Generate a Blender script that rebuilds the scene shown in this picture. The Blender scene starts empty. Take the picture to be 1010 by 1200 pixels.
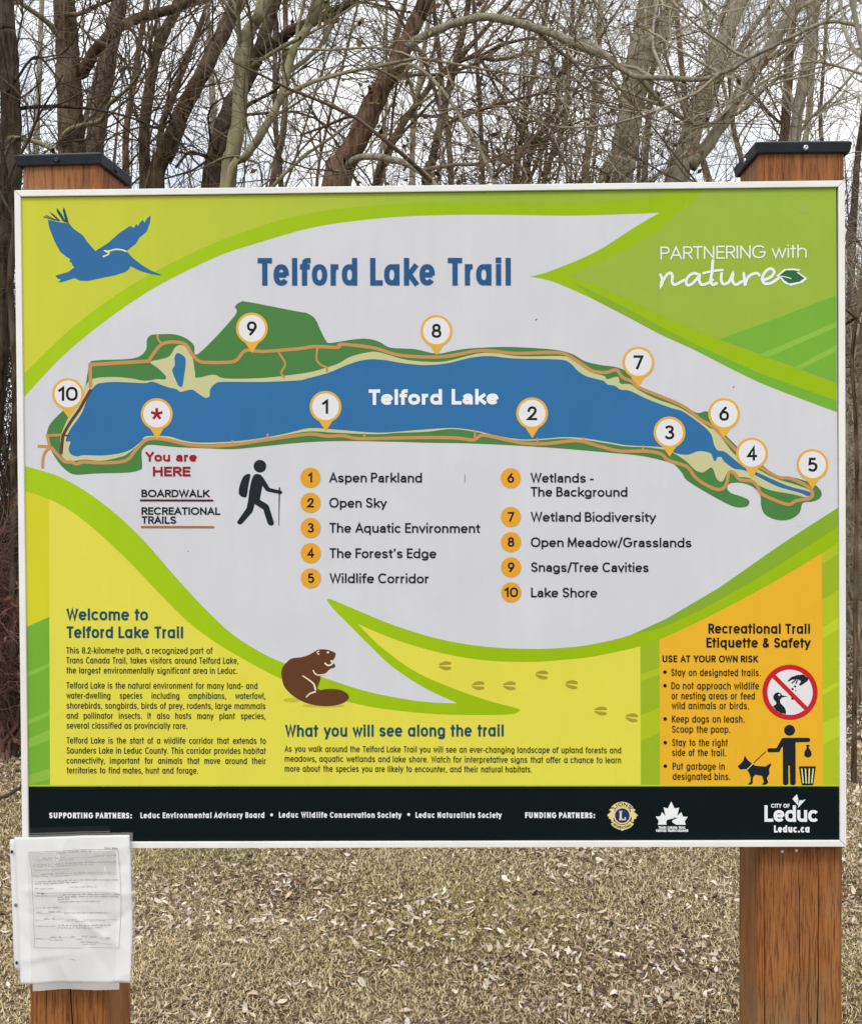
import bpy, math, random
import numpy as np
from mathutils import Vector, Matrix
from mathutils.geometry import tessellate_polygon

random.seed(7)
RNG = np.random.default_rng(11)
SC = bpy.context.scene
COL = SC.collection

# ------------------------------------------------------------------ camera, sky, sun, exposure
ZB = 1.02                                   # height of the sign's lower edge above the lawn
SIGN_W, SIGN_H = 1.36, 1.09004
CAM = Vector((0.03695, -1.96706, ZB + 0.58223))
CR = ((0.99982154, 0.01740255, -0.00735162), (-0.00710498, -0.01419253, -0.99987404), (-0.0175047, 0.99974783, -0.01406635))   # rows: right, down, forward
FPX, PCX, PCY = 1400.0, 505.0, 600.0
cam_d = bpy.data.cameras.new('camera')
cam = bpy.data.objects.new('camera', cam_d); COL.objects.link(cam)
r_, d_, f_ = (Vector(v) for v in CR)
cam.matrix_world = Matrix(((r_.x, -d_.x, -f_.x, CAM.x), (r_.y, -d_.y, -f_.y, CAM.y), (r_.z, -d_.z, -f_.z, CAM.z), (0, 0, 0, 1)))
cam_d.sensor_fit = 'HORIZONTAL'; cam_d.sensor_width = 36.0
cam_d.lens = 36.0 * FPX / 1010.0
cam_d.clip_start = 0.05; cam_d.clip_end = 2000
SC.camera = cam

SUN_EL, SUN_AZ = math.radians(52), math.radians(200)      # soft light from behind the camera, a little to its left
world = bpy.data.worlds.new('World'); SC.world = world; world.use_nodes = True
nt = world.node_tree; nt.nodes.clear()
wo = nt.nodes.new('ShaderNodeOutputWorld'); bg = nt.nodes.new('ShaderNodeBackground')
sky = nt.nodes.new('ShaderNodeTexSky'); sky.sky_type = 'NISHITA'; sky.sun_disc = False
sky.sun_elevation = SUN_EL; sky.sun_rotation = SUN_AZ; sky.dust_density = 4.0; sky.ozone_density = 1.0
tc = nt.nodes.new('ShaderNodeTexCoord')
ns = nt.nodes.new('ShaderNodeTexNoise'); ns.inputs['Scale'].default_value = 5.0; ns.inputs['Detail'].default_value = 6.0; ns.inputs['Roughness'].default_value = 0.55
mp = nt.nodes.new('ShaderNodeMapping'); mp.inputs['Scale'].default_value = (1, 1, 2.2)
cr = nt.nodes.new('ShaderNodeValToRGB')
cr.color_ramp.elements[0].position = 0.36; cr.color_ramp.elements[0].color = (0.62, 0.68, 0.77, 1)
cr.color_ramp.elements[1].position = 0.60; cr.color_ramp.elements[1].color = (1.0, 1.0, 1.0, 1)
sc_ = nt.nodes.new('ShaderNodeVectorMath'); sc_.operation = 'SCALE'; sc_.inputs['Scale'].default_value = 14.2
mx = nt.nodes.new('ShaderNodeMix'); mx.data_type = 'RGBA'; mx.inputs['Factor'].default_value = 0.88
L = nt.links.new
L(tc.outputs['Generated'], mp.inputs['Vector']); L(mp.outputs['Vector'], ns.inputs['Vector']); L(ns.outputs['Fac'], cr.inputs['Fac'])
L(cr.outputs['Color'], sc_.inputs[0]); L(sky.outputs['Color'], mx.inputs[6]); L(sc_.outputs['Vector'], mx.inputs[7])
L(mx.outputs[2], bg.inputs['Color']); bg.inputs['Strength'].default_value = 0.1
L(bg.outputs['Background'], wo.inputs['Surface'])

sun_d = bpy.data.lights.new('sun', 'SUN'); sun_d.energy = 1.42; sun_d.angle = math.radians(14); sun_d.color = (1.0, 0.965, 0.91)
sun = bpy.data.objects.new('sun', sun_d); COL.objects.link(sun)
sv = Vector((math.sin(SUN_AZ) * math.cos(SUN_EL), math.cos(SUN_AZ) * math.cos(SUN_EL), math.sin(SUN_EL)))
sun.rotation_euler = sv.to_track_quat('Z', 'Y').to_euler()
SC.view_settings.view_transform = 'Standard'; SC.view_settings.look = 'None'
SC.view_settings.exposure = 0.10; SC.view_settings.gamma = 1.0

# ------------------------------------------------------------------ helpers
def lin(c):
    c = c / 255.0
    return c / 12.92 if c <= 0.04045 else ((c + 0.055) / 1.055) ** 2.4
def rgb(t, k=1.0): return tuple(min(0.95, lin(v) * k) for v in t)

def mat(name, col, rough=0.5, spec=0.5, var=0.0, vscale=20.0, bump=0.0, bscale=200.0, metal=0.0, coat=0.0):
    m = bpy.data.materials.new(name); m.use_nodes = True
    n = m.node_tree.nodes; b = n['Principled BSDF']; lk = m.node_tree.links.new
    b.inputs['Roughness'].default_value = rough; b.inputs['Specular IOR Level'].default_value = spec
    b.inputs['Metallic'].default_value = metal; b.inputs['Coat Weight'].default_value = coat
    b.inputs['Base Color'].default_value = (*col, 1)
    if var or bump:
        t = n.new('ShaderNodeTexCoord')
    if var:
        x = n.new('ShaderNodeTexNoise'); x.inputs['Scale'].default_value = vscale; x.inputs['Detail'].default_value = 5
        rp = n.new('ShaderNodeValToRGB')
        rp.color_ramp.elements[0].position = 0.3; rp.color_ramp.elements[1].position = 0.7
        rp.color_ramp.elements[0].color = (*[c * (1 - var) for c in col], 1)
        rp.color_ramp.elements[1].color = (*[min(0.95, c * (1 + var)) for c in col], 1)
        lk(t.outputs['Object'], x.inputs['Vector']); lk(x.outputs['Fac'], rp.inputs['Fac']); lk(rp.outputs['Color'], b.inputs['Base Color'])
    if bump:
        y = n.new('ShaderNodeTexNoise'); y.inputs['Scale'].default_value = bscale; y.inputs['Detail'].default_value = 4
        bp = n.new('ShaderNodeBump'); bp.inputs['Strength'].default_value = bump; bp.inputs['Distance'].default_value = 0.002
        lk(t.outputs['Object'], y.inputs['Vector']); lk(y.outputs['Fac'], bp.inputs['Height']); lk(bp.outputs['Normal'], b.inputs['Normal'])
    return m

def link(name, verts, faces, material, parent=None, smooth=False, loc=None):
    me = bpy.data.meshes.new(name)
    me.from_pydata([tuple(v) for v in verts], [], faces); me.update()
    if material is not None:
        for mm in (material if isinstance(material, (list, tuple)) else [material]): me.materials.append(mm)
    o = bpy.data.objects.new(name, me); COL.objects.link(o)
    if parent is not None: o.parent = parent
    if loc is not None: o.location = loc
    if smooth: me.polygons.foreach_set('use_smooth', [True] * len(me.polygons))
    return o
def link_np(name, V, F, material, parent=None, smooth=True, cols=None):
    """V (n,3) float, F (m,4) or (m,3) int: one mesh object; cols (m,3) face colours of the things themselves."""
    me = bpy.data.meshes.new(name); k = F.shape[1]
    me.vertices.add(len(V)); me.vertices.foreach_set('co', V.astype(np.float32).ravel())
    me.loops.add(F.size); me.loops.foreach_set('vertex_index', F.astype(np.int32).ravel())
    me.polygons.add(len(F)); me.polygons.foreach_set('loop_start', np.arange(0, F.size, k, dtype=np.int32))
    me.polygons.foreach_set('loop_total', np.full(len(F), k, dtype=np.int32))
    me.update(calc_edges=True)
    if smooth: me.polygons.foreach_set('use_smooth', np.ones(len(F), dtype=bool))
    if cols is not None:
        a = me.attributes.new('tint', 'FLOAT_COLOR', 'FACE')
        a.data.foreach_set('color', np.hstack([cols, np.ones((len(cols), 1))]).astype(np.float32).ravel())
    me.materials.append(material); me.validate()
    o = bpy.data.objects.new(name, me); COL.objects.link(o)
    if parent is not None: o.parent = parent
    return o
def thing(name, label, cat, loc=(0, 0, 0), group=None):
    o = bpy.data.objects.new(name, None); COL.objects.link(o); o.location = loc
    o.empty_display_size = 0.1
    tag(o, label, cat, group); return o
def tag(o, label=None, cat=None, group=None, kind=None):
    if label: o['label'] = label
    if cat: o['category'] = cat
    if group: o['group'] = group
    if kind: o['kind'] = kind
    return o

def ray(px, py):
    v = r_ * ((px - PCX) / FPX) + d_ * ((py - PCY) / FPX) + f_
    return v
def at_depth(px, py, dist): return CAM + ray(px, py) * dist
def at_plane(px, py, y):
    v = ray(px, py); return CAM + v * ((y - CAM.y) / v.y)
def at_ground(px, py):
    v = ray(px, py); return CAM + v * (-CAM.z / v.z)

# photo pixel -> place on the sign's face, from its four corners
_src = [(19.2, 224.6), (990.5, 210.5), (989.3, 990.8), (25.7, 995.2)]
_dst = [(-SIGN_W/2, SIGN_H), (SIGN_W/2, SIGN_H), (SIGN_W/2, 0), (-SIGN_W/2, 0)]
_A = []; _b = []
for (x, y), (u, v) in zip(_src, _dst):
    _A += [[x, y, 1, 0, 0, 0, -u*x, -u*y], [0, 0, 0, x, y, 1, -v*x, -v*y]]; _b += [u, v]
HM = np.append(np.linalg.solve(np.array(_A), np.array(_b)), 1).reshape(3, 3)
def S(px, py):
    q = HM @ np.array([px, py, 1.0]); return q[0] / q[2], ZB + q[1] / q[2]
LAY = 0.00006
def SP(px, py, layer):
    x, z = S(px, py); return (x, -layer * LAY, z)

def catmull(pts, n=5, closed=True):
    P = [np.array(p, float) for p in pts]; N = len(P); out = []
    for i in range(N if closed else N - 1):
        if closed: p0, p1, p2, p3 = P[i-1], P[i], P[(i+1) % N], P[(i+2) % N]
        else: p0, p1, p2, p3 = P[max(i-1, 0)], P[i], P[i+1], P[min(i+2, N-1)]
        for k in range(n):
            t = k / n
            out.append(0.5 * ((2*p1) + (-p0+p2)*t + (2*p0-5*p1+4*p2-p3)*t*t + (-p0+3*p1-3*p2+p3)*t**3))
    if not closed: out.append(P[-1])
    return out

class Art:
    """collects flat printed shapes (photo pixels on the sign's face) into ONE mesh"""
    def __init__(s, layer, proj=SP): s.v = []; s.f = []; s.layer = layer; s.proj = proj; s.k = 0; s.mi = []; s.cur = 0
    def _add(s, pts, tris, jit=0.0, each=None):
        b = len(s.v); s.v += [s.proj(p[0], p[1], s.layer + jit + (each[i] if each else 0.0)) for i, p in enumerate(pts)]
        s.f += [tuple(b + i for i in t) for t in tris]; s.mi += [s.cur] * len(tris)
    def poly(s, pts, smooth=0, dl=0.0):
        if smooth: pts = catmull(pts, smooth, True)
        tr = tessellate_polygon([[Vector((p[0], p[1], 0)) for p in pts]])
        s._add(pts, tr, dl); return s
    def disc(s, cx, cy, r, ry=None, a=0, dl=0.0, n=36):
        ry = ry or r; ca, sa = math.cos(math.radians(a)), math.sin(math.radians(a)); pts = []
        for i in range(n):
            t = 2*math.pi*i/n; x, y = r*math.cos(t), ry*math.sin(t); pts.append((cx+x*ca-y*sa, cy+x*sa+y*ca))
        return s.poly(pts, 0, dl)
    def ring(s, cx, cy, r0, r1, a0=0, a1=360, dl=0.0, n=48):
        full = a1 - a0 >= 360; m = n if full else n + 1; pts = []; tr = []
        for i in range(m):
            t = math.radians(a0 + (a1-a0)*i/n)
            for r in (r0, r1): pts.append((cx + r*math.cos(t), cy - r*math.sin(t)))
        for i in range(n): a, b = 2*i, 2*((i+1) % m); tr.append((a, a+1, b+1, b))
        s._add(pts, tr, dl); return s
    def stroke(s, pts, w, closed=False, cap=0.0, dl=0.0, w1=None, smooth=0, rnd=False):
        if smooth: pts = catmull(pts, smooth, closed)
        P = [np.array(p[:2], float) for p in pts]
        Q = [P[0]]
        for p in P[1:]:
            if np.hypot(*(p - Q[-1])) > 1e-6: Q.append(p)
        if closed and np.hypot(*(Q[0] - Q[-1])) < 1e-6: Q.pop()
        P = Q; N = len(P)
        if N < 2: return s
        if cap and not closed:
            d = P[0]-P[1]; P[0] = P[0] + d/np.hypot(*d)*cap
            d = P[-1]-P[-2]; P[-1] = P[-1] + d/np.hypot(*d)*cap
        T = []
        for i in range(N if closed else N-1):
            d = P[(i+1) % N]-P[i]; T.append(d/np.hypot(*d))
        Lp, Rp = [], []
        for i in range(N):
            if closed: t0, t1 = T[i-1], T[i]
            else: t0, t1 = T[max(i-1, 0)], T[min(i, N-2)]
            n0, n1 = np.array([-t0[1], t0[0]]), np.array([-t1[1], t1[0]])
            m = n0+n1; l = np.hypot(*m)
            if l < 0.25: m, sc = n1, 1.0
            else: m = m/l; sc = min(1/max(np.dot(m, n1), .3), 2.4)
            ww = (w if w1 is None else w + (w1-w)*i/(N-1))/2
            Lp.append(P[i]+m*sc*ww); Rp.append(P[i]-m*sc*ww)
        pts = Lp+Rp; tr = []
        for i in range(N if closed else N-1):
            j = (i+1) % N; tr.append((i, j, N+j, N+i))
        s.k += 1
        s._add(pts, tr, dl + 0.2*(s.k % 5), [0.5*i/N for i in range(N)]*2)
        if rnd:
            s.disc(P[0][0], P[0][1], w/2, dl=dl+.3, n=12); s.disc(P[-1][0], P[-1][1], (w if w1 is None else w1)/2, dl=dl+.3, n=12)
        return s
    def build(s, name, material, parent):
        o = link(name, s.v, s.f, material, parent)
        if any(s.mi): o.data.polygons.foreach_set('material_index', s.mi)
        return o

# ------------------------------------------------------------------ lettering: a stroked geometric sans
def se(cx, cy, rx, ry, a0, a1, n=18, p=2.35):
    out = []
    for i in range(n+1):
        t = math.radians(a0+(a1-a0)*i/n); c, s = math.cos(t), math.sin(t)
        out.append((cx+rx*math.copysign(abs(c)**(2/p), c), cy+ry*math.copysign(abs(s)**(2/p), s)))
    return out
def cm(pts, n=5): return [tuple(p) for p in catmull(pts, n, False)]
def glyph(ch, X, av=False):
    """(width, left bearing, right bearing, strokes); stroke = (points, closed, capped)"""
    b = 0.52 if av else 0.56; D = -0.27; o = []
    def st(*p, closed=False, cap=True): o.append((list(p), closed, cap))
    def curve(p, cap=False): o.append((list(p), False, cap))
    bowl = lambda: o.append((se(b/2, X/2, b/2, X/2, 0, 360)[:-1], True, False))
    R_, S_, D_ = 0.5, 1.0, 0.18
    if ch == ' ': return .22, 0, 0, o
    if ch == 'a':
        if av:
            curve(cm([(.06, X*.84), (.14, X*.96), (.25, X), (.38, X*.93), (.43, X*.72)])[:-1] + [(.43, X*.72), (.43, 0)], True)
            curve([(.43, X*.58)] + cm([(.30, X*.58), (.12, X*.53), (.0, X*.28), (.12, X*.02), (.28, X*.06), (.43, X*.24)]))
            return .43, .55, 1, o
        bowl(); st((b, X), (b, 0)); return b, R_, S_, o
    if ch == 'b': bowl(); st((0, 1), (0, 0)); return b, S_, R_, o
    if ch == 'c': curve(se(b/2, X/2, b/2, X/2, 42, 318)); return b*.92, R_, .25, o
    if ch == 'd': bowl(); st((b, 1), (b, 0)); return b, R_, S_, o
    if ch == 'e': st((.01, X*.5), (b*.99, X*.5), cap=False); curve(se(b/2, X/2, b/2, X/2, -2, 322)); return b, R_, .4, o
    if ch == 'f': curve([(.30, 1), (.24, 1)] + cm([(.24, 1), (.14, .95), (.11, .82)])[1:] + [(.11, 0)], True); st((0, X), (.26, X)); return .28, .2, .2, o
    if ch == 'g': bowl(); curve([(b, X), (b, D+.2)] + cm([(b, D+.2), (b*.88, D+.05), (b*.5, D), (b*.12, D+.05), (b*.03, D+.1)])[1:]); return b, R_, S_, o
    if ch in 'hn':
        st((0, 1 if ch == 'h' else X), (0, 0)); w = b*.88
        curve([(0, X*.6)] + se(w/2, X*.62, w/2, X*.38, 165, 0, 12)[1:] + [(w, 0)], True); return w, S_, S_*.9, o
    if ch == 'm':
        st((0, X), (0, 0)); w = b*.8
        for k in (0, 1): curve([(w*k, X*.62)] + se(w*k+w/2, X*.66, w/2, X*.34, 165, 0, 12)[1:] + [(w*(k+1), 0)], True)
        return 2*w, S_, S_*.9, o
    if ch == 'i': st((0, X), (0, 0)); o.append(([(0, 1.0)], False, 'dot')); return 0, S_, S_, o
    if ch == 'j': curve([(.0, X), (0, D+.12), (-.06, D), (-.14, D)], True); o.append(([(0, 1.0)], False, 'dot')); return 0, S_, S_, o
    if ch == 'k': st((0, 1), (0, 0)); st((b*.82, X), (0.03, X*.38)); st((.15, X*.52), (b*.88, 0)); return b*.86, S_, D_, o
    if ch == 'l': st((0, 1), (0, 0)); return 0, S_, S_, o
    if ch == 'o': bowl(); return b, R_, R_, o
    if ch == 'p': bowl(); st((0, X), (0, D)); return b, S_, R_, o
    if ch == 'q': bowl(); st((b, X), (b, D)); return b, R_, S_, o
    if ch == 'r': st((0, X), (0, 0)); curve([(0, X*.55)] + se(.24, X*.62, .24, X*.38, 165, 85, 7)[1:]); return .25, S_, .15, o
    if ch in 'sS':
        Y = X if ch == 's' else 1.0; w = b*.84 if ch == 's' else .52
        curve(cm([(w*.95, .80*Y), (w*.78, .96*Y), (w*.5, Y), (w*.18, .94*Y), (w*.05, .75*Y), (w*.2, .58*Y), (w*.5, .5*Y), (w*.83, .41*Y), (w*.98, .24*Y), (w*.82, .05*Y), (w*.5, 0), (w*.2, .05*Y), (w*.02, .21*Y)], 4)); return w, .5, .5, o
    if ch == 't':
        if av: curve([(.12, 1*.93), (.12, .16)] + cm([(.12, .16), (.16, .03), (.29, .01)], 4)[1:])
        else: st((.12, .97), (.12, 0))
        st((0, X), (.27, X)); return .27, .2, .2, o
    if ch == 'u':
        w = b*.88; st((w, X), (w, 0)); curve([(0, X)] + se(w/2, X*.36, w/2, X*.36, 180, 350, 14), True); o[-1] = (o[-1][0], False, True); return w, S_, S_, o
    if ch == 'v': st((0, X), (b*.46, 0), (b*.92, X)); return b*.92, D_, D_, o
    if ch == 'w': st((0, X), (b*.36, 0), (b*.72, X), (b*1.08, 0), (b*1.44, X)); return b*1.44, D_, D_, o
    if ch == 'x': st((0, X), (b*.86, 0)); st((b*.86, X), (0, 0)); return b*.86, D_, D_, o
    if ch == 'y': st((0, X), (b*.47, .04)); st((b*.94, X), (b*.26, D)); return b*.94, D_, D_, o
    if ch == 'z': st((0, X), (b*.82, X), (0, 0), (b*.84, 0)); return b*.84, .4, .4, o
    if ch == 'A': st((0, 0), (.32, 1), (.64, 0)); st((.12, .30), (.52, .30)); return .64, D_, D_, o
    if ch == 'B':
        for y0, y1, w in ((.53, 1, .42), (0, .53, .48)): curve([(0, y1), (w*.5, y1)] + se(w*.5, (y0+y1)/2, w*.5, (y1-y0)/2, 90, -90, 10)[1:] + [(0, y0)], False)
        st((0, 1), (0, 0)); return .48, S_, R_, o
    if ch == 'C': curve(se(.36, .5, .36, .5, 42, 318, 22)); return .66, R_, .25, o
    if ch == 'D': st((0, 1), (0, 0)); curve([(0, 1), (.22, 1)] + se(.22, .5, .36, .5, 90, -90, 14)[1:] + [(0, 0)]); return .58, S_, R_, o
    if ch == 'E': st((0, 1), (0, 0)); st((0, 1), (.42, 1)); st((0, .52), (.38, .52)); st((0, 0), (.42, 0)); return .42, S_, .3, o
    if ch == 'F': st((0, 1), (0, 0)); st((0, 1), (.40, 1)); st((0, .5), (.36, .5)); return .40, S_, .1, o
    if ch == 'G': curve(se(.37, .5, .37, .5, 42, 352, 22) + [(.74, .47), (.42, .47)]); return .74, R_, S_*.8, o
    if ch == 'H': st((0, 1), (0, 0)); st((.56, 1), (.56, 0)); st((0, .52), (.56, .52), cap=False); return .56, S_, S_, o
    if ch == 'I': st((0, 1), (0, 0)); return 0, S_, S_, o
    if ch == 'J': curve([(.34, 1), (.34, .22)] + se(.17, .2, .17, .2, 0, -170, 10)[1:]); return .34, .4, S_, o
    if ch == 'K': st((0, 1), (0, 0)); st((.52, 1), (.02, .40)); st((.17, .56), (.56, 0)); return .55, S_, D_, o
    if ch == 'L': st((0, 1), (0, 0), (.40, 0)); return .40, S_, .1, o
    if ch == 'M': st((0, 0), (.04, 1)); st((.04, 1), (.36, .12), (.68, 1), cap=False); st((.68, 1), (.72, 0)); return .72, S_*.8, S_*.8, o
    if ch == 'N': st((0, 0), (0, 1)); st((0, 1), (.56, 0), cap=False); st((.56, 0), (.56, 1)); return .56, S_, S_, o
    if ch == 'O': o.append((se(.38, .5, .38, .5, 0, 360, 26)[:-1], True, False)); return .76, R_, R_, o
    if ch == 'Q': o.append((se(.38, .5, .38, .5, 0, 360, 26)[:-1], True, False)); st((.46, .26), (.72, -.02)); return .76, R_, R_, o
    if ch in 'PR':
        st((0, 1), (0, 0)); curve([(0, 1), (.24, 1)] + se(.24, .74, .24, .26, 90, -90, 12)[1:] + [(0, .48)])
        if ch == 'R': st((.24, .48), (.48, 0))
        return .48, S_, .3 if ch == 'P' else .3, o
    if ch == 'T': st((0, 1), (.50, 1)); st((.25, 1), (.25, 0)); return .50, D_, D_, o
    if ch == 'U': curve([(0, 1), (0, .3)] + se(.28, .3, .28, .3, 180, 360, 14)[1:] + [(.56, 1)], True); return .56, S_, S_, o
    if ch == 'V': st((0, 1), (.31, 0), (.62, 1)); return .62, D_, D_, o
    if ch == 'W': st((0, 1), (.23, 0), (.46, 1), (.69, 0), (.92, 1)); return .92, D_, D_, o
    if ch == 'Y': st((0, 1), (.29, .46)); st((.58, 1), (.29, .46), (.29, 0)); return .58, D_, D_, o
    if ch == '0': o.append((se(.26, .5, .26, .5, 0, 360, 24)[:-1], True, False)); return .52, R_, R_, o
    if ch == '1': st((.0, .78), (.2, 1), (.2, 0)); return .2, .5, S_, o
    if ch == '2': curve(cm([(.02, .72), (.08, .9), (.25, 1), (.44, .9), (.47, .70), (.36, .44), (0.0, 0)]) + [(.5, 0)], True); return .5, .5, .4, o
    if ch == '3':
        curve(cm([(.02, .85), (.12, .97), (.25, 1), (.41, .92), (.44, .75), (.36, .59), (.2, .53)])); curve(cm([(.2, .53), (.38, .48), (.49, .28), (.42, .08), (.24, 0), (.09, .04), (.0, .18)])); return .49, .5, .5, o
    if ch == '4': st((.40, 0), (.40, 1), (0, .27), (.54, .27)); return .54, .3, .3, o
    if ch == '5': curve([(.45, 1), (.10, 1), (.06, .56)] + cm([(.06, .56), (.26, .62), (.46, .50), (.49, .28), (.4, .06), (.22, 0), (.0, .12)])[1:]); return .49, .5, .5, o
    if ch == '6': o.append((se(.26, .32, .26, .32, 0, 360, 20)[:-1], True, False)); curve(cm([(.02, .40), (.16, .72), (.36, 1)]), True); return .52, .5, .5, o
    if ch == '9': o.append((se(.26, .68, .26, .32, 0, 360, 20)[:-1], True, False)); curve(cm([(.50, .60), (.36, .28), (.16, 0)]), True); return .52, .5, .5, o
    if ch == '7': st((0, 1), (.48, 1), (.16, 0)); return .48, .4, .2, o
    if ch == '8': o.append((se(.25, .76, .2, .24, 0, 360, 18)[:-1], True, False)); o.append((se(.25, .26, .25, .26, 0, 360, 18)[:-1], True, False)); return .5, .5, .5, o
    if ch == '.': o.append(([(0, 0)], False, 'dot')); return 0, S_, S_, o
    if ch == ',': st((0, .02), (-.05, -.13)); return 0, S_, S_, o
    if ch == ':': o.append(([(0, 0)], False, 'dot')); o.append(([(0, X*.85)], False, 'dot')); return 0, S_, S_, o
    if ch == "'": st((0.03, .98), (0, .80)); return .02, S_, S_, o
    if ch == '-': st((0, X*.48), (.2, X*.48)); return .2, .6, .6, o
    if ch == '/': st((0, -.1), (.32, 1.05)); return .32, .2, .2, o
    if ch == '(': curve(cm([(.12, 1.05), (.0, .45), (.12, -.15)])); return .12, .5, .3, o
    if ch == ')': curve(cm([(0, 1.05), (.12, .45), (0, -.15)])); return .12, .3, .5, o
    if ch == '&': curve(cm([(.60, 0), (.36, .30), (.14, .66), (.14, .88), (.28, 1), (.42, .88), (.38, .68), (.12, .44), (.02, .22), (.1, .04), (.28, 0), (.48, .14), (.58, .40)])); return .60, .4, .2, o
    return .3, .5, .5, o

def text(art, s, x0, x1, y0, H, wt, y1=None, xh=0.74, av=False, gap=None, sx=None, dl=0.0, mapf=None, spw=None):
    """set the words between pixel x0 and x1 on the baseline y0 (y1 at the right end); H cap height, wt stem width, all in pixels"""
    y1 = y0 if y1 is None else y1
    if spw is None: spw = .42 if av else .47
    X = (xh*H-wt)/(H-wt); g = ((0.125 if av else 0.13)*H if gap is None else gap*H)
    gl = [glyph(c, X, av) for c in s]; nat = 0.0; fixed = 0.0; spaces = 0
    for i, (w, lb, rb, _) in enumerate(gl):
        if s[i] == ' ': spaces += 1; fixed += spw*H; continue
        nat += w*H
        fixed += wt
        if i < len(gl)-1 and s[i+1] != ' ': fixed += g*(rb+gl[i+1][1])/1.0*0.62
    if sx is None: sx = (x1-x0-fixed)/nat; extra = 0.0
    else: extra = (x1-x0-fixed-nat*sx)/max(spaces, 1)
    x = 0.0; tot = x1-x0
    for i, (w, lb, rb, strokes) in enumerate(gl):
        if s[i] == ' ': x += spw*H+extra; continue
        for pts, closed, cap in strokes:
            P = []
            for (u, v) in pts:
                xx = x+wt/2+u*H*sx; yy = wt/2+v*(H-wt)
                P.append((xx, yy))
            def place(p):
                if mapf: return mapf(p[0], p[1])
                return (x0+p[0], y0+(y1-y0)*p[0]/tot-p[1])
            if cap == 'dot':
                (xx, yy) = P[0]; h = wt*.54; yy += wt*0.04
                art._add([place((xx-h, yy-h)), place((xx+h, yy-h)), place((xx+h, yy+h)), place((xx-h, yy+h))], [(0, 1, 2, 3)], dl)
                continue
            if mapf: P = [place(p) for p in P]; art.stroke(P, wt, closed, wt/2*(1 if cap else 0.1), dl)
            else: art.stroke([place(p) for p in P], wt, closed, wt/2*(1 if cap else 0.1), dl)
        x += w*H*sx+wt
        if i < len(gl)-1 and s[i+1] != ' ': x += g*(rb+gl[i+1][1])*0.62
    return sx

# ------------------------------------------------------------------ printing inks and other sign materials
KA = 1.06
def weather(m):
    """rain runs and dust on the print: faint, long and vertical, plus fine specks"""
    n = m.node_tree.nodes; lk = m.node_tree.links.new; b = n['Principled BSDF']; t = n.new('ShaderNodeTexCoord')
    mp = n.new('ShaderNodeMapping'); mp.inputs['Scale'].default_value = (1, 1, .10); x = n.new('ShaderNodeTexNoise'); x.inputs['Scale'].default_value = 34; x.inputs['Detail'].default_value = 5; x.inputs['Roughness'].default_value = .7
    d = n.new('ShaderNodeTexNoise'); d.inputs['Scale'].default_value = 5; d.inputs['Detail'].default_value = 8; d.inputs['Roughness'].default_value = .75
    ad = n.new('ShaderNodeMath'); ad.operation = 'MULTIPLY'; r = n.new('ShaderNodeMapRange'); r.inputs['From Min'].default_value = .12; r.inputs['From Max'].default_value = .42; r.inputs['To Min'].default_value = .94; r.inputs['To Max'].default_value = 1.01
    lk(t.outputs['Object'], mp.inputs['Vector']); lk(mp.outputs['Vector'], x.inputs['Vector']); lk(t.outputs['Object'], d.inputs['Vector']); lk(x.outputs['Fac'], ad.inputs[0]); lk(d.outputs['Fac'], ad.inputs[1]); lk(ad.outputs[0], r.inputs['Value'])
    mx = n.new('ShaderNodeVectorMath'); mx.operation = 'SCALE'; src = b.inputs['Base Color']
    if src.is_linked: lk(src.links[0].from_socket, mx.inputs[0])
    else: mx.inputs[0].default_value = src.default_value[:3]
    lk(r.outputs['Result'], mx.inputs['Scale']); lk(mx.outputs['Vector'], src); rr = n.new('ShaderNodeMapRange'); rr.inputs['To Min'].default_value = .30; rr.inputs['To Max'].default_value = .55; lk(d.outputs['Fac'], rr.inputs['Value']); lk(rr.outputs['Result'], b.inputs['Roughness'])
    return m
def ink(name, c, var=0.0): return weather(mat('print_' + name, rgb(c, KA), rough=0.38, spec=0.2, var=var, vscale=9.0))
def ink_ramp(name, c0, c1, x0, x1):
    """ink whose printed colour runs from c0 to c1 along the sign (a printed blend)"""
    m = mat('print_' + name, rgb(c0, KA), rough=0.38, spec=0.14); n = m.node_tree.nodes; lk = m.node_tree.links.new
    t = n.new('ShaderNodeTexCoord'); sp = n.new('ShaderNodeSeparateXYZ'); mr = n.new('ShaderNodeMapRange'); rp = n.new('ShaderNodeValToRGB')
    mr.inputs['From Min'].default_value = x0; mr.inputs['From Max'].default_value = x1
    rp.color_ramp.elements[0].color = (*rgb(c0, KA), 1); rp.color_ramp.elements[1].color = (*rgb(c1, KA), 1)
    lk(t.outputs['Object'], sp.inputs[0]); lk(sp.outputs['X'], mr.inputs['Value']); lk(mr.outputs['Result'], rp.inputs['Fac'])
    lk(rp.outputs['Color'], n['Principled BSDF'].inputs['Base Color']); return weather(m)
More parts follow.
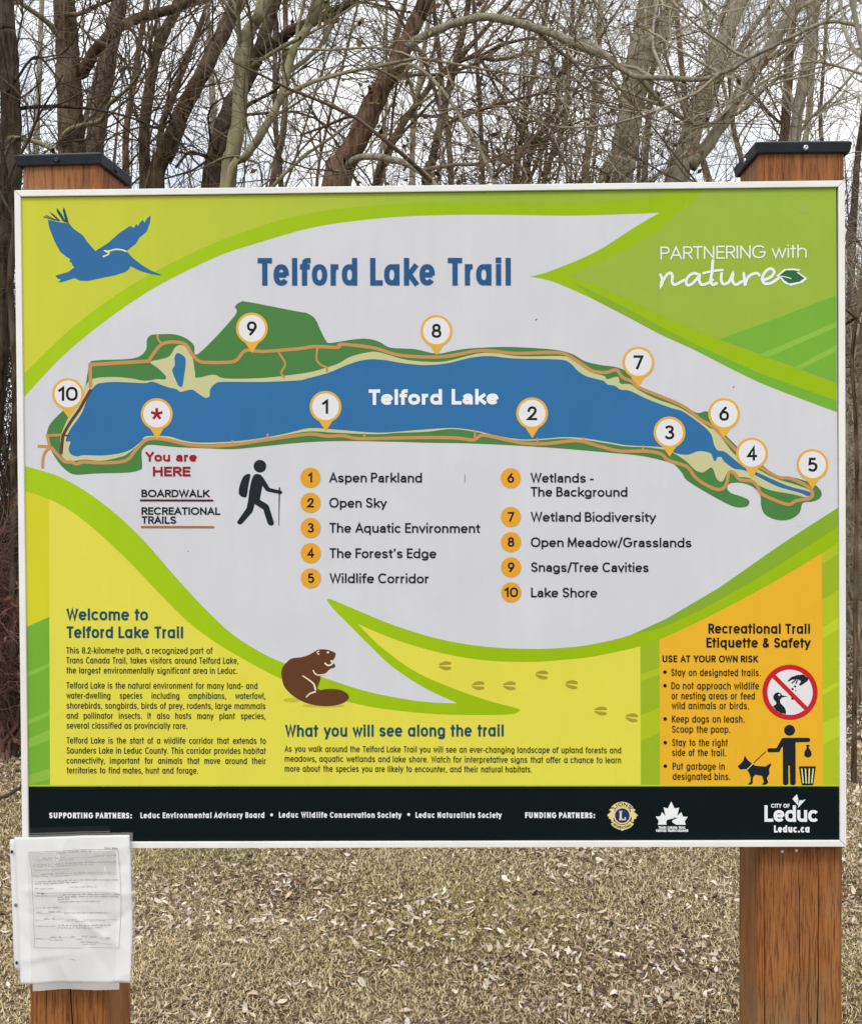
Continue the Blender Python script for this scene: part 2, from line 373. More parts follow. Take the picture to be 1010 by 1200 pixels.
I = {
 'white': ink('white', (207, 208, 213), .02), 'olive': ink_ramp('olive', (202, 203, 62), (150, 180, 56), -.66, .1),
 'olive_right': ink('olive_green', (150, 178, 58), .04), 'lime': ink_ramp('lime', (163, 196, 22), (150, 184, 12), -.6, .1),
 'green': ink('leaf_green', (116, 172, 52)), 'green_pale': ink('pale_green', (137, 184, 66)), 'strip': ink('strip', (134, 168, 40)),
 'yellow': ink('yellow', (221, 213, 76), .015), 'yellow_side': ink('side_yellow', (207, 203, 42)), 'side_lime': ink('side_lime', (172, 190, 34)),
 'side_pale': ink('side_pale', (186, 203, 44)), 'side_olive': ink('side_olive', (152, 178, 34)), 'orange': ink('orange', (230, 176, 42), .02),
 'bar': ink('dark_bar', (0, 15, 20)), 'land': ink('land', (72, 126, 64), .03), 'land_dark': ink('land_edge', (30, 66, 30)), 'shore': ink('shore', (196, 196, 146)),
 'lake': ink('lake', (44, 108, 160), .03), 'trail': ink('trail', (193, 142, 84)), 'walk': ink('boardwalk', (92, 58, 52)),
 'gold': ink('gold', (224, 172, 62)), 'pin_white': ink('pin_white', (224, 224, 226)), 'black': ink('black', (16, 20, 24)), 'soot': ink('soot', (24, 33, 40)),
 'title': ink('title_blue', (32, 84, 132)), 'teal': ink('teal', (8, 74, 96)), 'bird': ink('bird_blue', (44, 104, 156)), 'feather': ink('feather', (12, 74, 92)),
 'red': ink('red', (150, 22, 30)), 'sign_red': ink('sign_red', (196, 32, 40)), 'pure': ink('lettering_white', (232, 234, 236)), 'legend': ink('legend_orange', (224, 160, 42)),
 'beaver': ink('beaver_brown', (96, 58, 34)), 'cream': ink('cream', (226, 218, 190)), 'hoof': ink('hoof', (168, 150, 44)), 'body': ink('body_text', (36, 44, 36)),
 'shade': ink('printed_shade', (196, 184, 56)), 'nature_leaf': ink('nature_leaf', (38, 104, 56)), 'neck': ink('neck', (226, 224, 158)),
 'badge': ink('badge_gold', (226, 208, 142)), 'badge_blue': ink('badge_blue', (26, 48, 110)), 'trail_line': ink('legend_trail', (176, 104, 50)), 'walk_line': ink('legend_walk', (72, 36, 34)),
}
def wood_mat(name, seed, tone=1.0, wear=0.0):
    m = bpy.data.materials.new(name); m.use_nodes = True; n = m.node_tree.nodes; lk = m.node_tree.links.new; b = n['Principled BSDF']
    t = n.new('ShaderNodeTexCoord')
    def noise(scale, detail, rough, mscale, off=0.0, dist=0.0):
        mp = n.new('ShaderNodeMapping'); mp.inputs['Scale'].default_value = mscale; mp.inputs['Location'].default_value = (seed+off, seed*.7, off)
        x = n.new('ShaderNodeTexNoise'); x.inputs['Scale'].default_value = scale; x.inputs['Detail'].default_value = detail; x.inputs['Roughness'].default_value = rough; x.inputs['Distortion'].default_value = dist
        lk(t.outputs['Object'], mp.inputs['Vector']); lk(mp.outputs['Vector'], x.inputs['Vector']); return x
    big = noise(9, 3, .5, (1, 1, .35)); grain = noise(95, 7, .72, (1, 1, .045), 3.1, .5); pore = noise(420, 4, .7, (1, 1, .045), 5.7, .2); patch = noise(5.5, 2, .5, (1, 1, .8), 9.2)
    rp = n.new('ShaderNodeValToRGB')
    e = rp.color_ramp.elements
    e[0].position = .30; e[0].color = (.115*tone, .036*tone, .011*tone, 1); e[1].position = .70; e[1].color = (.43*tone, .172*tone, .056*tone, 1)
    k = rp.color_ramp.elements.new(.5); k.color = (.31*tone, .115*tone, .031*tone, 1)
    mx = n.new('ShaderNodeMath'); mx.operation = 'MULTIPLY_ADD'; mx.inputs[1].default_value = .55
    hf = n.new('ShaderNodeMath'); hf.operation = 'MULTIPLY'; hf.inputs[1].default_value = .5
    lk(big.outputs['Fac'], hf.inputs[0]); lk(grain.outputs['Fac'], mx.inputs[0]); lk(hf.outputs[0], mx.inputs[2]); lk(mx.outputs[0], rp.inputs['Fac'])
    # worn, greyer patch
    wr = n.new('ShaderNodeValToRGB'); wr.color_ramp.elements[0].position = .5; wr.color_ramp.elements[1].position = .66
    wr.color_ramp.elements[0].color = (0, 0, 0, 1); wr.color_ramp.elements[1].color = (wear, wear, wear, 1)
    lk(patch.outputs['Fac'], wr.inputs['Fac'])
    m1 = n.new('ShaderNodeMix'); m1.data_type = 'RGBA'; m1.inputs[7].default_value = (.27, .165, .075, 1)
    lk(wr.outputs['Color'], m1.inputs['Factor']); lk(rp.outputs['Color'], m1.inputs[6])
    # fine dark pores along the grain
    pr = n.new('ShaderNodeValToRGB'); pr.color_ramp.elements[0].position = .39; pr.color_ramp.elements[1].position = .52
    pr.color_ramp.elements[0].color = (.42, .36, .34, 1); pr.color_ramp.elements[1].color = (1, 1, 1, 1)
    lk(pore.outputs['Fac'], pr.inputs['Fac'])
    m2 = n.new('ShaderNodeMix'); m2.data_type = 'RGBA'; m2.blend_type = 'MULTIPLY'; m2.inputs['Factor'].default_value = 1
    lk(m1.outputs[2], m2.inputs[6]); lk(pr.outputs['Color'], m2.inputs[7]); lk(m2.outputs[2], b.inputs['Base Color'])
    bp = n.new('ShaderNodeBump'); bp.inputs['Strength'].default_value = .6; bp.inputs['Distance'].default_value = .002
    lk(pore.outputs['Fac'], bp.inputs['Height']); lk(bp.outputs['Normal'], b.inputs['Normal'])
    b.inputs['Roughness'].default_value = .62; b.inputs['Specular IOR Level'].default_value = .3
    return m
M_FRAME = weather(mat('white_aluminium', (.86, .85, .82), rough=.38, spec=.5, var=.04, vscale=14))
M_DARK = mat('black_frame_shade', (.012, .012, .013), rough=.7)  # near-black board; its bare rim around the print paints in the frame's shadow
M_CAP = mat('charcoal_powder_coat', (.010, .015, .021), rough=.42, spec=.35, var=.3, vscale=60, bump=.12, bscale=900)
M_SCREW = mat('zinc_screw', (.55, .56, .56), rough=.35, metal=1.0)
M_SCREW_D = mat('blackened_screw', (.03, .035, .042), rough=.4, metal=.6)
M_CRACK = mat('split_in_wood', (.010, .005, .003), rough=.95, spec=.1)

# ------------------------------------------------------------------ THE SIGN
sign = thing('information_sign', 'large printed trail map sign in a white metal frame on two brown wooden posts', 'sign', (0, 0.07, 0))
def part(o, parent=None):
    p = parent or sign
    o.parent = p; o.matrix_parent_inverse = Matrix.Identity(4)
    return o
OFF = Vector((0, 0.07, 0))
sign.location = (0, 0, 0)

xl, xr, zb, zt = -SIGN_W/2, SIGN_W/2, ZB, ZB+SIGN_H
FT = 0.0105                                    # frame face width
def box(name, x0, x1, y0, y1, z0, z1, material, parent, bevel=0.0):
    v = [(x0, y0, z0), (x1, y0, z0), (x1, y1, z0), (x0, y1, z0), (x0, y0, z1), (x1, y0, z1), (x1, y1, z1), (x0, y1, z1)]
    f = [(0, 1, 5, 4), (1, 2, 6, 5), (2, 3, 7, 6), (3, 0, 4, 7), (4, 5, 6, 7), (3, 2, 1, 0)]
    o = link(name, v, f, material, parent)
    if bevel:
        md = o.modifiers.new('bevel', 'BEVEL'); md.width = bevel; md.segments = 2
    return o
# panel: the board itself, then each printed picture or block of words as a sub-part on its face
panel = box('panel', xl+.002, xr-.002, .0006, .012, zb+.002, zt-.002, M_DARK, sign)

PT, PB = 233.5, 987.0
field = Art(1)                                  # the printed colour fields are one sheet: several inks, one mesh
mats = []
def use(k):
    if I[k] not in mats: mats.append(I[k])
    field.cur = mats.index(I[k]); return field
EL, ER = 24.5, 982.0
use('white').poly([(26.5, 232.6), (981.2, 218.4), (982.2, 987), (31.5, 989.5)])
CS = lambda p, n=4: [tuple(q) for q in catmull(p, n, False)]
white_top = [(981, 481.8), (890, 447), (813, 408.5), (774.4, 391), (735, 370), (697.2, 350.6), (658.6, 333.2), (640, 327), (622, 323.6), (640, 319), (658.6, 312), (684, 301.5), (708.8, 288.8), (747.4, 263.7),
             (774.4, 248.3), (735.8, 250), (700, 251.2), (660, 252), (590, 251.2), (521, 251.7), (450, 255.3), (371, 266), (300, 286), (256, 301), (200, 328), (162.8, 350), (120.3, 380), (72.8, 419.6), (29, 466.5)]
white_top = CS(white_top[:9])[:-1]+CS(white_top[8:15])[:-1]+CS(white_top[14:])
use('lime').poly([(26.5, 232.6), (981.2, 218.4)] + white_top, 0, 1)
use('olive').poly([(26.5, 232.6)]+CS([(826, 220.7), (800, 225), (774, 229), (724, 235.5), (620, 238.6), (514, 237.5), (417.6, 242.8), (353.5, 252.8), (300, 267.7), (250, 286.5), (200, 310), (166.7, 328), (131.9, 350), (91.8, 380), (61.7, 407), (28.2, 440)]), 0, 2)
use('olive_right').poly([(981.2, 218.4)]+CS([(826, 220.7), (812, 235), (793.7, 250), (766.7, 273.4), (716.5, 300.4), (690, 312), (666, 321.6)])+[(697, 333), (735, 350), (774.4, 368), (851.7, 400.8), (909.6, 422), (981, 449)], 0, 2)
use('green').poly([(844, 396.5), (910, 372), (981, 344.8), (981, 447.5), (909.6, 420.8)], 0, 3)
use('green_pale').poly([(889, 415), (981, 375.7), (981, 382), (899, 418)], 0, 4).poly([(930, 430), (981, 402.7), (981, 410), (937, 432.5)], 0, 4)
use('strip').poly([(675, 331), (735.8, 360.3), (774.4, 381.5), (822, 405.5), (813, 408.5), (774.4, 391), (735, 370), (697.2, 350.6)], 0, 2)
use('green').poly([(822, 405.5), (890, 436), (981, 468.3), (981, 481.8), (890, 447), (813, 408.5)], 0, 2)
# lower left: lime swoosh with yellow ground under it
up = [(30, 547.5), (67.3, 558.6), (101, 577), (134.7, 602.4), (168.4, 634.4), (202, 673), (235.7, 710), (269.4, 742), (303, 764), (331.6, 777.5), (385.5, 797), (424.7, 809.5), (460.4, 817.3), (499.6, 823), (535.2, 824.4)]
lo = [(608, 832.6), (603, 836), (590, 837.6), (567.3, 838), (513.8, 837.3), (460.4, 832.6), (417.6, 825.5), (372, 813), (328.3, 796), (286.2, 774), (252.5, 753.9), (218.9, 728.7), (185.2, 695), (151.5, 659.6), (117.8, 627.6), (84.2, 600.7), (57.5, 586), (30, 576.5)]
tongue_in = [(535.2, 824.4), (496, 806), (460.4, 782.7), (435.4, 759.6), (407, 731), (392, 716), (383, 704.6), (384, 702.4), (387.3, 702.6)]
tongue_up = [(421.2, 716.8), (460.4, 732.8), (513.8, 748.9), (567.3, 757.8), (620.7, 760.3), (660, 758.9), (695, 754.4), (739, 743.4), (779.3, 725), (841.7, 688.3), (915, 637), (981.5, 594)]
lime_low_r = [(981.5, 634), (962.7, 647.3), (896.7, 686.5), (823.4, 725), (772, 748.9), (750, 757), (695, 769), (660, 773), (620.7, 775.6), (567.3, 773.8), (513.8, 764.9), (460.4, 748.9), (417.6, 731)]
up = CS(up); lo = CS(lo[:3])[:-1]+CS(lo[2:]); tongue_in = CS(tongue_in); tongue_up = CS(tongue_up); lime_low_r = CS(lime_low_r)
tongue_low = [(442.6, 756), (478.2, 782.7), (513.8, 800.5), (567.3, 820), (604.7, 830), (608, 832.6)]
tongue_low = CS(tongue_low)
BB = 922.0
use('yellow').poly([(57.5, 580)] + up[4:] + tongue_in[1:] + [p for p in tongue_up if p[0] < 735] + [(749.5, 750), (749.5, 921.8), (57.5, 923)], 0, 1)
use('lime').poly(up + tongue_in[1:] + tongue_up + lime_low_r + tongue_low + lo[1:], 0, 2)
use('yellow_side').poly([(30, 574), (57.5, 584.5), (57.5, 724), (31, 736)], 0, 1)
use('green').poly([(31, 736), (57.5, 724), (57.5, 923), (32, 923)], 0, 1)
use('green_pale').poly([(31, 790), (57.5, 778), (57.5, 783), (31, 795)], 0, 2).poly([(31, 846), (57.5, 834), (57.5, 840), (31, 851)], 0, 2).poly([(31, 868), (57.5, 856), (57.5, 868), (31, 879)], 0, 2).poly([(31, 910), (57.5, 902), (57.5, 914), (31, 922)], 0, 2)
use('side_olive').poly([(749.5, 750), (772, 741), (772, 921.5), (749.5, 921.8)], 0, 1)
use('side_lime').poly([(749.5, 838), (772, 829), (772, 858), (749.5, 868)], 0, 2).poly([(749.5, 790), (772, 782), (772, 790), (749.5, 798)], 0, 2)
use('orange').poly([(772, 741), (823.4, 716), (896.7, 678), (962.7, 640), (962.7, 920.6), (772, 921.5)], 0, 1)
use('side_lime').poly([(962.7, 640), (982, 628), (982.2, 920.5), (962.7, 920.6)], 0, 1)
use('side_pale').poly([(962.7, 735), (982, 722), (982, 736), (962.7, 748)], 0, 2).poly([(962.7, 808), (982, 797), (982, 803), (962.7, 814)], 0, 2).poly([(962.7, 846), (982, 838), (982, 862), (962.7, 872)], 0, 2)
use('side_olive').poly([(962.7, 660), (982, 648), (982, 690), (962.7, 702)], 0, 2)
use('strip').poly([(739, 743.4), (779.3, 725), (841.7, 688.3), (915, 637), (981.5, 594), (981.5, 616), (896.7, 671.5), (823.4, 713), (775, 735)], 0, 3)
use('side_pale').poly([(57.5, 921), (962.7, 918.8), (982.2, 918.8), (982.2, 921), (32, 923.5), (32, 921.5)], 0, 3)
use('bar').poly([(32, 923), (400, 922), (982.2, 920.6), (982.3, 987), (31.5, 990)], 0, 4)
pr = field.build('printed_sheet', None, panel)
for m_ in mats: pr.data.materials.append(m_)

# frame: four mitred white bars
def bar(a, b, c, d):
    """one frame bar: face quad a,b (outer) c,d (inner), given as (x,z)"""
    yf, yb = -.0050, .020
    v = [(p[0], y, p[1]) for y in (yf, yb) for p in (a, b, c, d)]
    f = [(0, 1, 2, 3), (7, 6, 5, 4), (0, 4, 5, 1), (1, 5, 6, 2), (2, 6, 7, 3), (3, 7, 4, 0)]
    o = link('frame_rail', v, f, M_FRAME, sign); md = o.modifiers.new('bevel', 'BEVEL'); md.width = .0011; md.segments = 3; return o
g = .00035
bar((xl+g, zt), (xr-g, zt), (xr-FT-g, zt-FT), (xl+FT+g, zt-FT))
bar((xl+g, zb), (xr-g, zb), (xr-FT-g, zb+FT), (xl+FT+g, zb+FT))
bar((xl, zb+g), (xl, zt-g), (xl+FT, zt-FT-g), (xl+FT, zb+FT+g))
bar((xr, zb+g), (xr, zt-g), (xr-FT, zt-FT-g), (xr-FT, zb+FT+g))

# posts
def post(px_c, py_t, yaw, tilt, PW, wm, screw_m, screw_px):
    P = bpy.data.objects.new('post', None)
    cx = at_plane(px_c, 600, .022+PW/2)[0]
    ztop = at_plane(px_c, py_t, .02)[2]
    # body with slightly eased arrises
    h = PW/2; e = .006; pr_ = [(-h+e, -h), (h-e, -h), (h, -h+e), (h, h-e), (h-e, h), (-h+e, h), (-h, h-e), (-h, -h+e)]
    zs = [-.4, 0, .3, .6, .9, 1.2, 1.5, 1.8, ztop]; V = []; F = []
    for z in zs:
        for x, y in pr_: V.append((x, y, z))
    for i in range(len(zs)-1):
        for j in range(8): a = i*8+j; b2 = i*8+(j+1) % 8; F.append((a, b2, b2+8, a+8))
    F.append(tuple(range(7, -1, -1))); F.append(tuple((len(zs)-1)*8+j for j in range(8)))
    po = link('post', V, F, wm, sign); po.location = (cx, .022+PW/2, 0); po.rotation_euler = (0, math.radians(tilt), math.radians(yaw)); po.location.x -= math.tan(math.radians(tilt))*1.9
    # cap: flat plate with a folded-down rim
    cw = PW/2+.0065; zc = ztop; t = .0035; rim = .0155
    cap = []; cf = []
    def ringv(s, z): return [(-s, -s, z), (s, -s, z), (s, s, z), (-s, s, z)]
    cap = ringv(cw, zc-rim) + ringv(cw+.003, zc+.0015) + ringv(cw-.004, zc+.0045) + ringv(cw-.004, zc-rim)
    for a in (0, 4): 
        for j in range(4): k = (j+1) % 4; cf.append((a+j, a+k, a+4+k, a+4+j))
    cf.append((8, 9, 10, 11))
    for j in range(4): k = (j+1) % 4; cf.append((12+j, 12+k, k, j))
    co = link('post_cap', cap, cf, M_CAP, po); co.matrix_parent_inverse = Matrix.Identity(4)
    md = co.modifiers.new('bevel', 'BEVEL'); md.width = .0015; md.segments = 2
    def screw(x, y, z, nx):
        V = []; F = []; n = 14
        prof = [(.0048, 0), (.0047, .0014), (.0036, .0028), (.0012, .0033), (.0011, .0022)]
        for r, hh in prof:
            for i in range(n):
                a = 2*math.pi*i/n
                V.append((x+r*math.cos(a), y-hh, z+r*math.sin(a)) if nx == 0 else (x+nx*hh, y+r*math.cos(a), z+r*math.sin(a)))
        for k in range(len(prof)-1):
            for i in range(n): j = (i+1) % n; F.append((k*n+i, k*n+j, (k+1)*n+j, (k+1)*n+i))
        F.append(tuple((len(prof)-1)*n+i for i in range(n)))
        link('cap_screw', V, F, screw_m, po, True)
    screw(screw_px, -cw-.0012, zc-rim*.5, 0)
    sx = 1 if px_c < 500 else -1
    screw(sx*(cw+.0012), -.004, zc-rim*.5, sx)
    return po
W1 = wood_mat('brown_stained_wood', 2.3, 1.0, .25); W2 = wood_mat('worn_brown_stained_wood', 8.9, .95, .85)
post_a = post(92, 182.5, -4.0, .2, .132, W1, M_SCREW_D, -.002)
post_b = post(926.5, 168.5, -.4, .3, .140, W2, M_SCREW, .0035)
post_a['label'] = 'left wooden post with a notice over its lower face'; post_b['label'] = 'right wooden post with worn grey patches'
po_half = {post_a.name: .066, post_b.name: .070}
def crack(po, pts, w, side=0):
    """a drying check in the post: a shallow dark tapering sliver standing 1.5 mm proud of nothing but its own depth"""
    h = po_half[po.name]+.0004; V = []; F = []; N = len(pts)
    for i, (u, z) in enumerate(pts):
        ww = w*(.35+.65*math.sin(math.pi*(i+.5)/N))/2
        for s in (-1, 1): V.append((u+s*ww, -h, z) if side == 0 else (side*h, u+s*ww, z))
        V.append((u, -h+.002, z) if side == 0 else (side*(h-.002), u, z))
    for i in range(N-1):
        a = 3*i; F += [(a, a+1, a+4, a+3), (a, a+3, a+5, a+2), (a+1, a+2, a+5, a+4)]
    return link('wood_split', V, F, M_CRACK, po)
def wander(u, z0, z1, n, amp, seed):
    r = random.Random(seed); out = []
    for i in range(n+1): u += r.uniform(-amp, amp); out.append((u, z0+(z1-z0)*i/n))
    return out
crack(post_a, wander(-.012, 1.9, 2.118, 12, .0012, 1), .0030)
crack(post_a, wander(.006, .2, 1.0, 30, .0016, 2), .0026)
crack(post_a, wander(-.035, .3, .95, 24, .0012, 3), .0010)
crack(post_a, wander(-.012, 1.9, 2.118, 9, .0015, 4), .0024, 1)
crack(post_b, wander(-.035, 1.9, 2.13, 12, .0010, 5), .0014)
crack(post_b, wander(.027, .2, 1.02, 30, .0010, 6), .0018)
crack(post_b, wander(-.056, .2, 1.02, 30, .0007, 7), .0012)
crack(post_b, wander(.028, 1.95, 2.13, 10, .0010, 8), .0010)
crack(post_b, wander(.000, .75, .99, 12, .0016, 9), .0010)
crack(post_b, wander(.012, .3, .88, 22, .0016, 10), .0011)
# two bright pin heads below the frame on the right post
for px_, py_ in ((916.5, 998.2), (933, 996.8)):
    q = at_plane(px_, py_, .0215); V = []; F = []
    for k, (r, y) in enumerate(((.0026, .0), (.0022, -.0018), (.0008, -.0026))):
        for i in range(10): a = 2*math.pi*i/10; V.append((q.x+r*math.cos(a), .0215+y, q.z+r*math.sin(a)))
    for k in range(2):
        for i in range(10): j = (i+1) % 10; F.append((k*10+i, k*10+j, k*10+10+j, k*10+10+i))
    F.append(tuple(20+i for i in range(10)))
    link('pin_head', V, F, mat('white_pin', (.85, .85, .83), .3), sign)
# the round screw head painted over in the upper right of the panel
a_ = Art(6); a_.disc(943, 243.5, 5.4); a_.build('panel_screw', mat('painted_screw', rgb((146, 173, 60), KA), .4), panel)
a_ = Art(6); a_.disc(938, 611.5, 4.6); a_.build('panel_screw', mat('painted_screw_white', rgb((204, 205, 210), KA), .4), panel)

# ---------------------------------------------------------------- the lake map
land = [(106, 426), (115.5, 423), (150.4, 421.5), (164.6, 418), (172, 410), (173, 399), (177.3, 393.6), (186, 392.4), (205.4, 392.5), (219.3, 397.4), (228, 405), (233.2, 415.2), (275.7, 370.7), (276.2, 360), (282.7, 354.3), (292.6, 354.3), (350, 365.3), (359.7, 366.9), (369.6, 373.2),
 (376.5, 387.5), (382.5, 399), (388, 402), (415, 397.8), (431, 397), (444.9, 400.4), (456.7, 407), (472.6, 408.3), (488.4, 409.3), (512.2, 414.3), (530, 411.3), (549.5, 408.2), (589, 406.2), (626.7, 407.4), (654.5, 409.8), (672.3, 414.8), (686, 422.7), (704, 427), (719.2, 428.9), (731.7, 432.8), (740, 441), (747.7, 451.5), (779.8, 464), (803, 474.7), (817.3, 483), (828, 481), (838, 487), (849.3, 507), (862.4, 521),
 (876, 535), (893.5, 544.3), (910.4, 556.5), (925.4, 557.5), (946, 563), (957.4, 568.8), (963, 577.2), (959.3, 583.8), (951.8, 586.6), (940.5, 588.5), (936.7, 599.8), (925.4, 607.6), (910.4, 608.3), (896, 601.7), (891.6, 590.4), (890.6, 579), (882.2, 569.7), (869, 565), (855.8, 565.5), (852, 570.6), (855.8, 576.5), (869, 581), (877.5, 585.5), (876.5, 591.3), (869, 593.8), (855.8, 591.3), (827.6, 576.3), (805, 562), (799, 553), (790, 543.4),
 (783.4, 540.6), (751.3, 533.5), (715.7, 530), (700, 528.6), (638.6, 523.7), (559.4, 519.7), (500, 518.7), (466.6, 517.8), (398.3, 517), (352.8, 519), (308.4, 523.5), (272.8, 526.8), (239, 525.8), (205.4, 524.5), (178, 522), (169.8, 524.5), (166.2, 531.4), (166.8, 548), (163.9, 551.5), (150.4, 554.6), (112.4, 555.8), (88.6, 557.2), (77.5, 551.9), (68, 541.6), (60, 528), (55.5, 514), (56, 506), (60, 497), (74.4, 482.2), (90, 470), (99.7, 456), (103, 440)]
shore = [(109.2, 445), (131.4, 442.6), (153.6, 444.2), (169.8, 447), (185.6, 445), (193.6, 445.4), (195, 441.6), (185.6, 432), (176.7, 425), (189.6, 421.6), (199.5, 418), (206.4, 407.3), (213.4, 405), (220.3, 408.3), (226.2, 419.2), (229.2, 437), (231.2, 443.4), (251, 439.6), (264.8, 444), (308.4, 443.4), (350, 438.6), (369.6, 435), (395.3, 427), (409.2, 419.2), (425, 414.3), (440.9, 412.3), (456.7, 416.2), (476.5, 421.6), (504.3, 424), (525.7, 422.7), (559.4, 414.2), (579.2, 413.4), (610.9, 417.3), (658.4, 416.7), (672.3, 420.7), (684, 430), (694.3, 436.3), (708.5, 440), (712, 443.8), (724.6, 440.8), (727.2, 448.8), (738.8, 449.7), (749.5, 456.8), (769, 466.7), (794, 475.6), (812, 486.3), (831.5, 500.5), (838.9, 502.5), (846.4, 513.3), (859.6, 530.2), (872.8, 539.6), (891.6, 551), (910.4, 560.3), (929.2, 566), (949, 573), (950.5, 577), (946, 582), (929.2, 578.2), (902.9, 573.5), (887.8, 566.9), (878.4, 559.4), (865.2, 557.5), (855.8, 551.8), (851, 555), (846.4, 563.5), (839.8, 560.3), (834.2, 547), (823.9, 552.8), (814.5, 550), (805, 540.5), (790.5, 530.8), (779.8, 526.6), (760.2, 523.7), (733.5, 522.6), (715, 519.6), (683, 514.8),
 (660, 513.3), (638.6, 515), (610.9, 516), (583.2, 512.3), (559.4, 506.2), (530, 502.7), (500, 506), (466, 507.2), (443, 509), (398, 507.6), (364, 505.8), (339, 509.5), (308.4, 515), (272.8, 519.6), (235, 521), (209, 517.5), (190, 514.4), (171, 514.4), (164, 521), (150, 532.5), (141, 536.5), (118.7, 541), (99.7, 539.5), (82.3, 541.6), (75, 538), (72, 531), (71.6, 513), (77.5, 497), (82.3, 487.7), (93.4, 470.3), (101.3, 452.9)]
lake = [(109.2, 456), (113, 452), (118.7, 449.7), (137.7, 448.4), (169.4, 449.7), (179.3, 448), (195.5, 453.9), (207.4, 456.8), (212.4, 459.8), (225.2, 457.2), (233, 461.8), (241, 466.7), (246, 464.8), (247, 456.8), (253, 450), (262.9, 448), (308.4, 448), (350, 446), (359.7, 444), (385.4, 437), (409.2, 427), (429, 421.6), (448.8, 421.6), (472.6, 425.5), (498.3, 427.7), (523.8, 425.6), (553.5, 418.7), (575.2, 417), (603, 419.7), (654.5, 420.7), (668.3, 424.7), (678.2, 434.6), (689, 440.8), (706.7, 445.3), (712, 449.7), (721, 451.5), (728, 456), (738.8, 457.4), (760.2, 467.5), (787, 477.3), (801.2, 481.8), (822.6, 497), (833.3, 507.6), (836.9, 520.1), (841.3, 527), (849, 528.3), (860, 537), (872.8, 547), (887.8, 552.8), (921.7, 567.8), (948.5, 575.3), (947, 580.6), (936.7, 576.3), (910.4, 568.8), (884, 555.5), (870.9, 550), (859.6, 548), (848.3, 539.6), (845.5, 535), (840.8, 535), (838.5, 539.6), (836, 537.7), (833.3, 531), (827.6, 528.7), (818.2, 528), (807, 532), (797, 531.6), (788.7, 529), (779.8, 523.7), (737, 521.3), (715.7, 518), (683.6, 513), (660, 511.8), (638.6, 513.6), (610.9, 514.6), (583.2, 510.6), (559.4, 504.9), (530.4, 501.4), (489.4, 504), (443.9, 507.2), (398.3, 504), (364, 502), (339, 507.6), (308.4, 513.6), (272.8, 518), (235, 519.3), (215.3, 517), (197.5, 512.2), (171.8, 512), (165.8, 518), (150, 529.4), (125, 534.5), (98, 534.5), (91.8, 536), (83.9, 533.7), (80.8, 527.3), (83, 518.6), (77.5, 517.8), (82.3, 505), (96.5, 484.6), (104.5, 462.4)]
pond = [(209.4, 414.3), (217.3, 419.2), (218.3, 427), (216.5, 441), (214.4, 452.9), (210.4, 453.3), (207.4, 448), (202.5, 435), (205.4, 429), (205.4, 419)]
Art(6).poly(land, 4).build('land', I['land'], panel)
Art(7).poly(shore, 4).build('lake_shore', I['shore'], panel)
Art(8).poly(lake, 4).poly(pond, 4).build('lake', I['lake'], panel)
tr = Art(9)
tr.stroke([(106.8, 455), (106.4, 428.3), (140.9, 426), (175.7, 424)], 4.2)
tr.stroke([(174.5, 424.8), (182.7, 412.3), (191.6, 403.4), (205.4, 401.4), (218.3, 404.4), (226.2, 416.2), (235, 424.2), (250, 425.4), (268.8, 425), (278.7, 422), (288.6, 411), (308.4, 412.3), (350, 409), (369.6, 406.3), (396.5, 407.3), (400.3, 403.6), (429, 406.3), (444.9, 409.3), (468.6, 416.3), (508, 418.4), (530, 416.5), (565.3, 410.4), (605, 413.8), (654.5, 412.6), (672.3, 419.7), (690, 431.6), (696, 434.6), (710.3, 436), (722.8, 432.8), (730, 441.7), (740.6, 446.1), (748.6, 453.3), (779.8, 465.8), (803, 476.5), (820.8, 490.7), (835, 498.7), (849.3, 513), (861.5, 525.5), (880, 541), (895.3, 549), (912.3, 558.4), (925.4, 559.4), (944, 567.5), (951.6, 575.3), (949.5, 582.4), (933, 585.7), (923.6, 590.2), (906.6, 584.7), (891.6, 577.2), (887.8, 569.7), (881.2, 563), (867, 561.2), (860.6, 553.7), (854, 552.8), (851, 566.8), (842.7, 573), (827.6, 567.8), (814.5, 558.4), (804.8, 546), (783.4, 538.8), (774.5, 531.3), (756.6, 528), (726.3, 528), (700, 521.7), (676, 515.9), (638.6, 519.7), (610.9, 518.7), (587, 513.8), (565, 509.8), (555.4, 515.5), (535.6, 513.2), (500, 512.8), (466.6, 513.3), (421, 514.2), (402.9, 511), (382.4, 511.4), (364, 509), (330, 513.3), (308.4, 516.5), (272.8, 521.9), (243, 523.5), (219.3, 521.5), (195.5, 516), (180, 514.8), (169.8, 517.5), (158, 530), (147.2, 541), (118.7, 543.4), (98, 542.4), (90.2, 545), (83.9, 542.4), (76, 542), (68, 534), (60, 525)], 3.9, smooth=3, dl=.4)
tr.stroke([(44.5, 523.8), (60, 524.3)], 3.2, dl=.8).stroke([(58.6, 524), (55.8, 511.5), (72.8, 510.7)], 3.2, dl=1.2).stroke([(50.2, 550), (51, 537), (54, 530), (59, 525.5)], 3.2, smooth=4, dl=1.6)
for p in ([(185.6, 392.8), (186.2, 398.4), (190.6, 403.4)], [(327.2, 413.3), (331, 419), (335, 427), (331, 435), (330.2, 438), (334, 443)], [(372.6, 408.3), (371.6, 421), (377, 428), (383.5, 431), (383.5, 436)], [(272.8, 516.3), (272.2, 521)], [(314, 508.6), (313.6, 515)], [(427.2, 507.4), (427.2, 514)], [(557.4, 504.9), (556.2, 513)], [(629.7, 513), (630.3, 518)], [(684, 512), (684, 517)], [(754.2, 521.5), (753, 528)]):
    tr.stroke(p, 2.4, smooth=4, dl=.8)
tr.build('trail_line', I['trail'], panel)
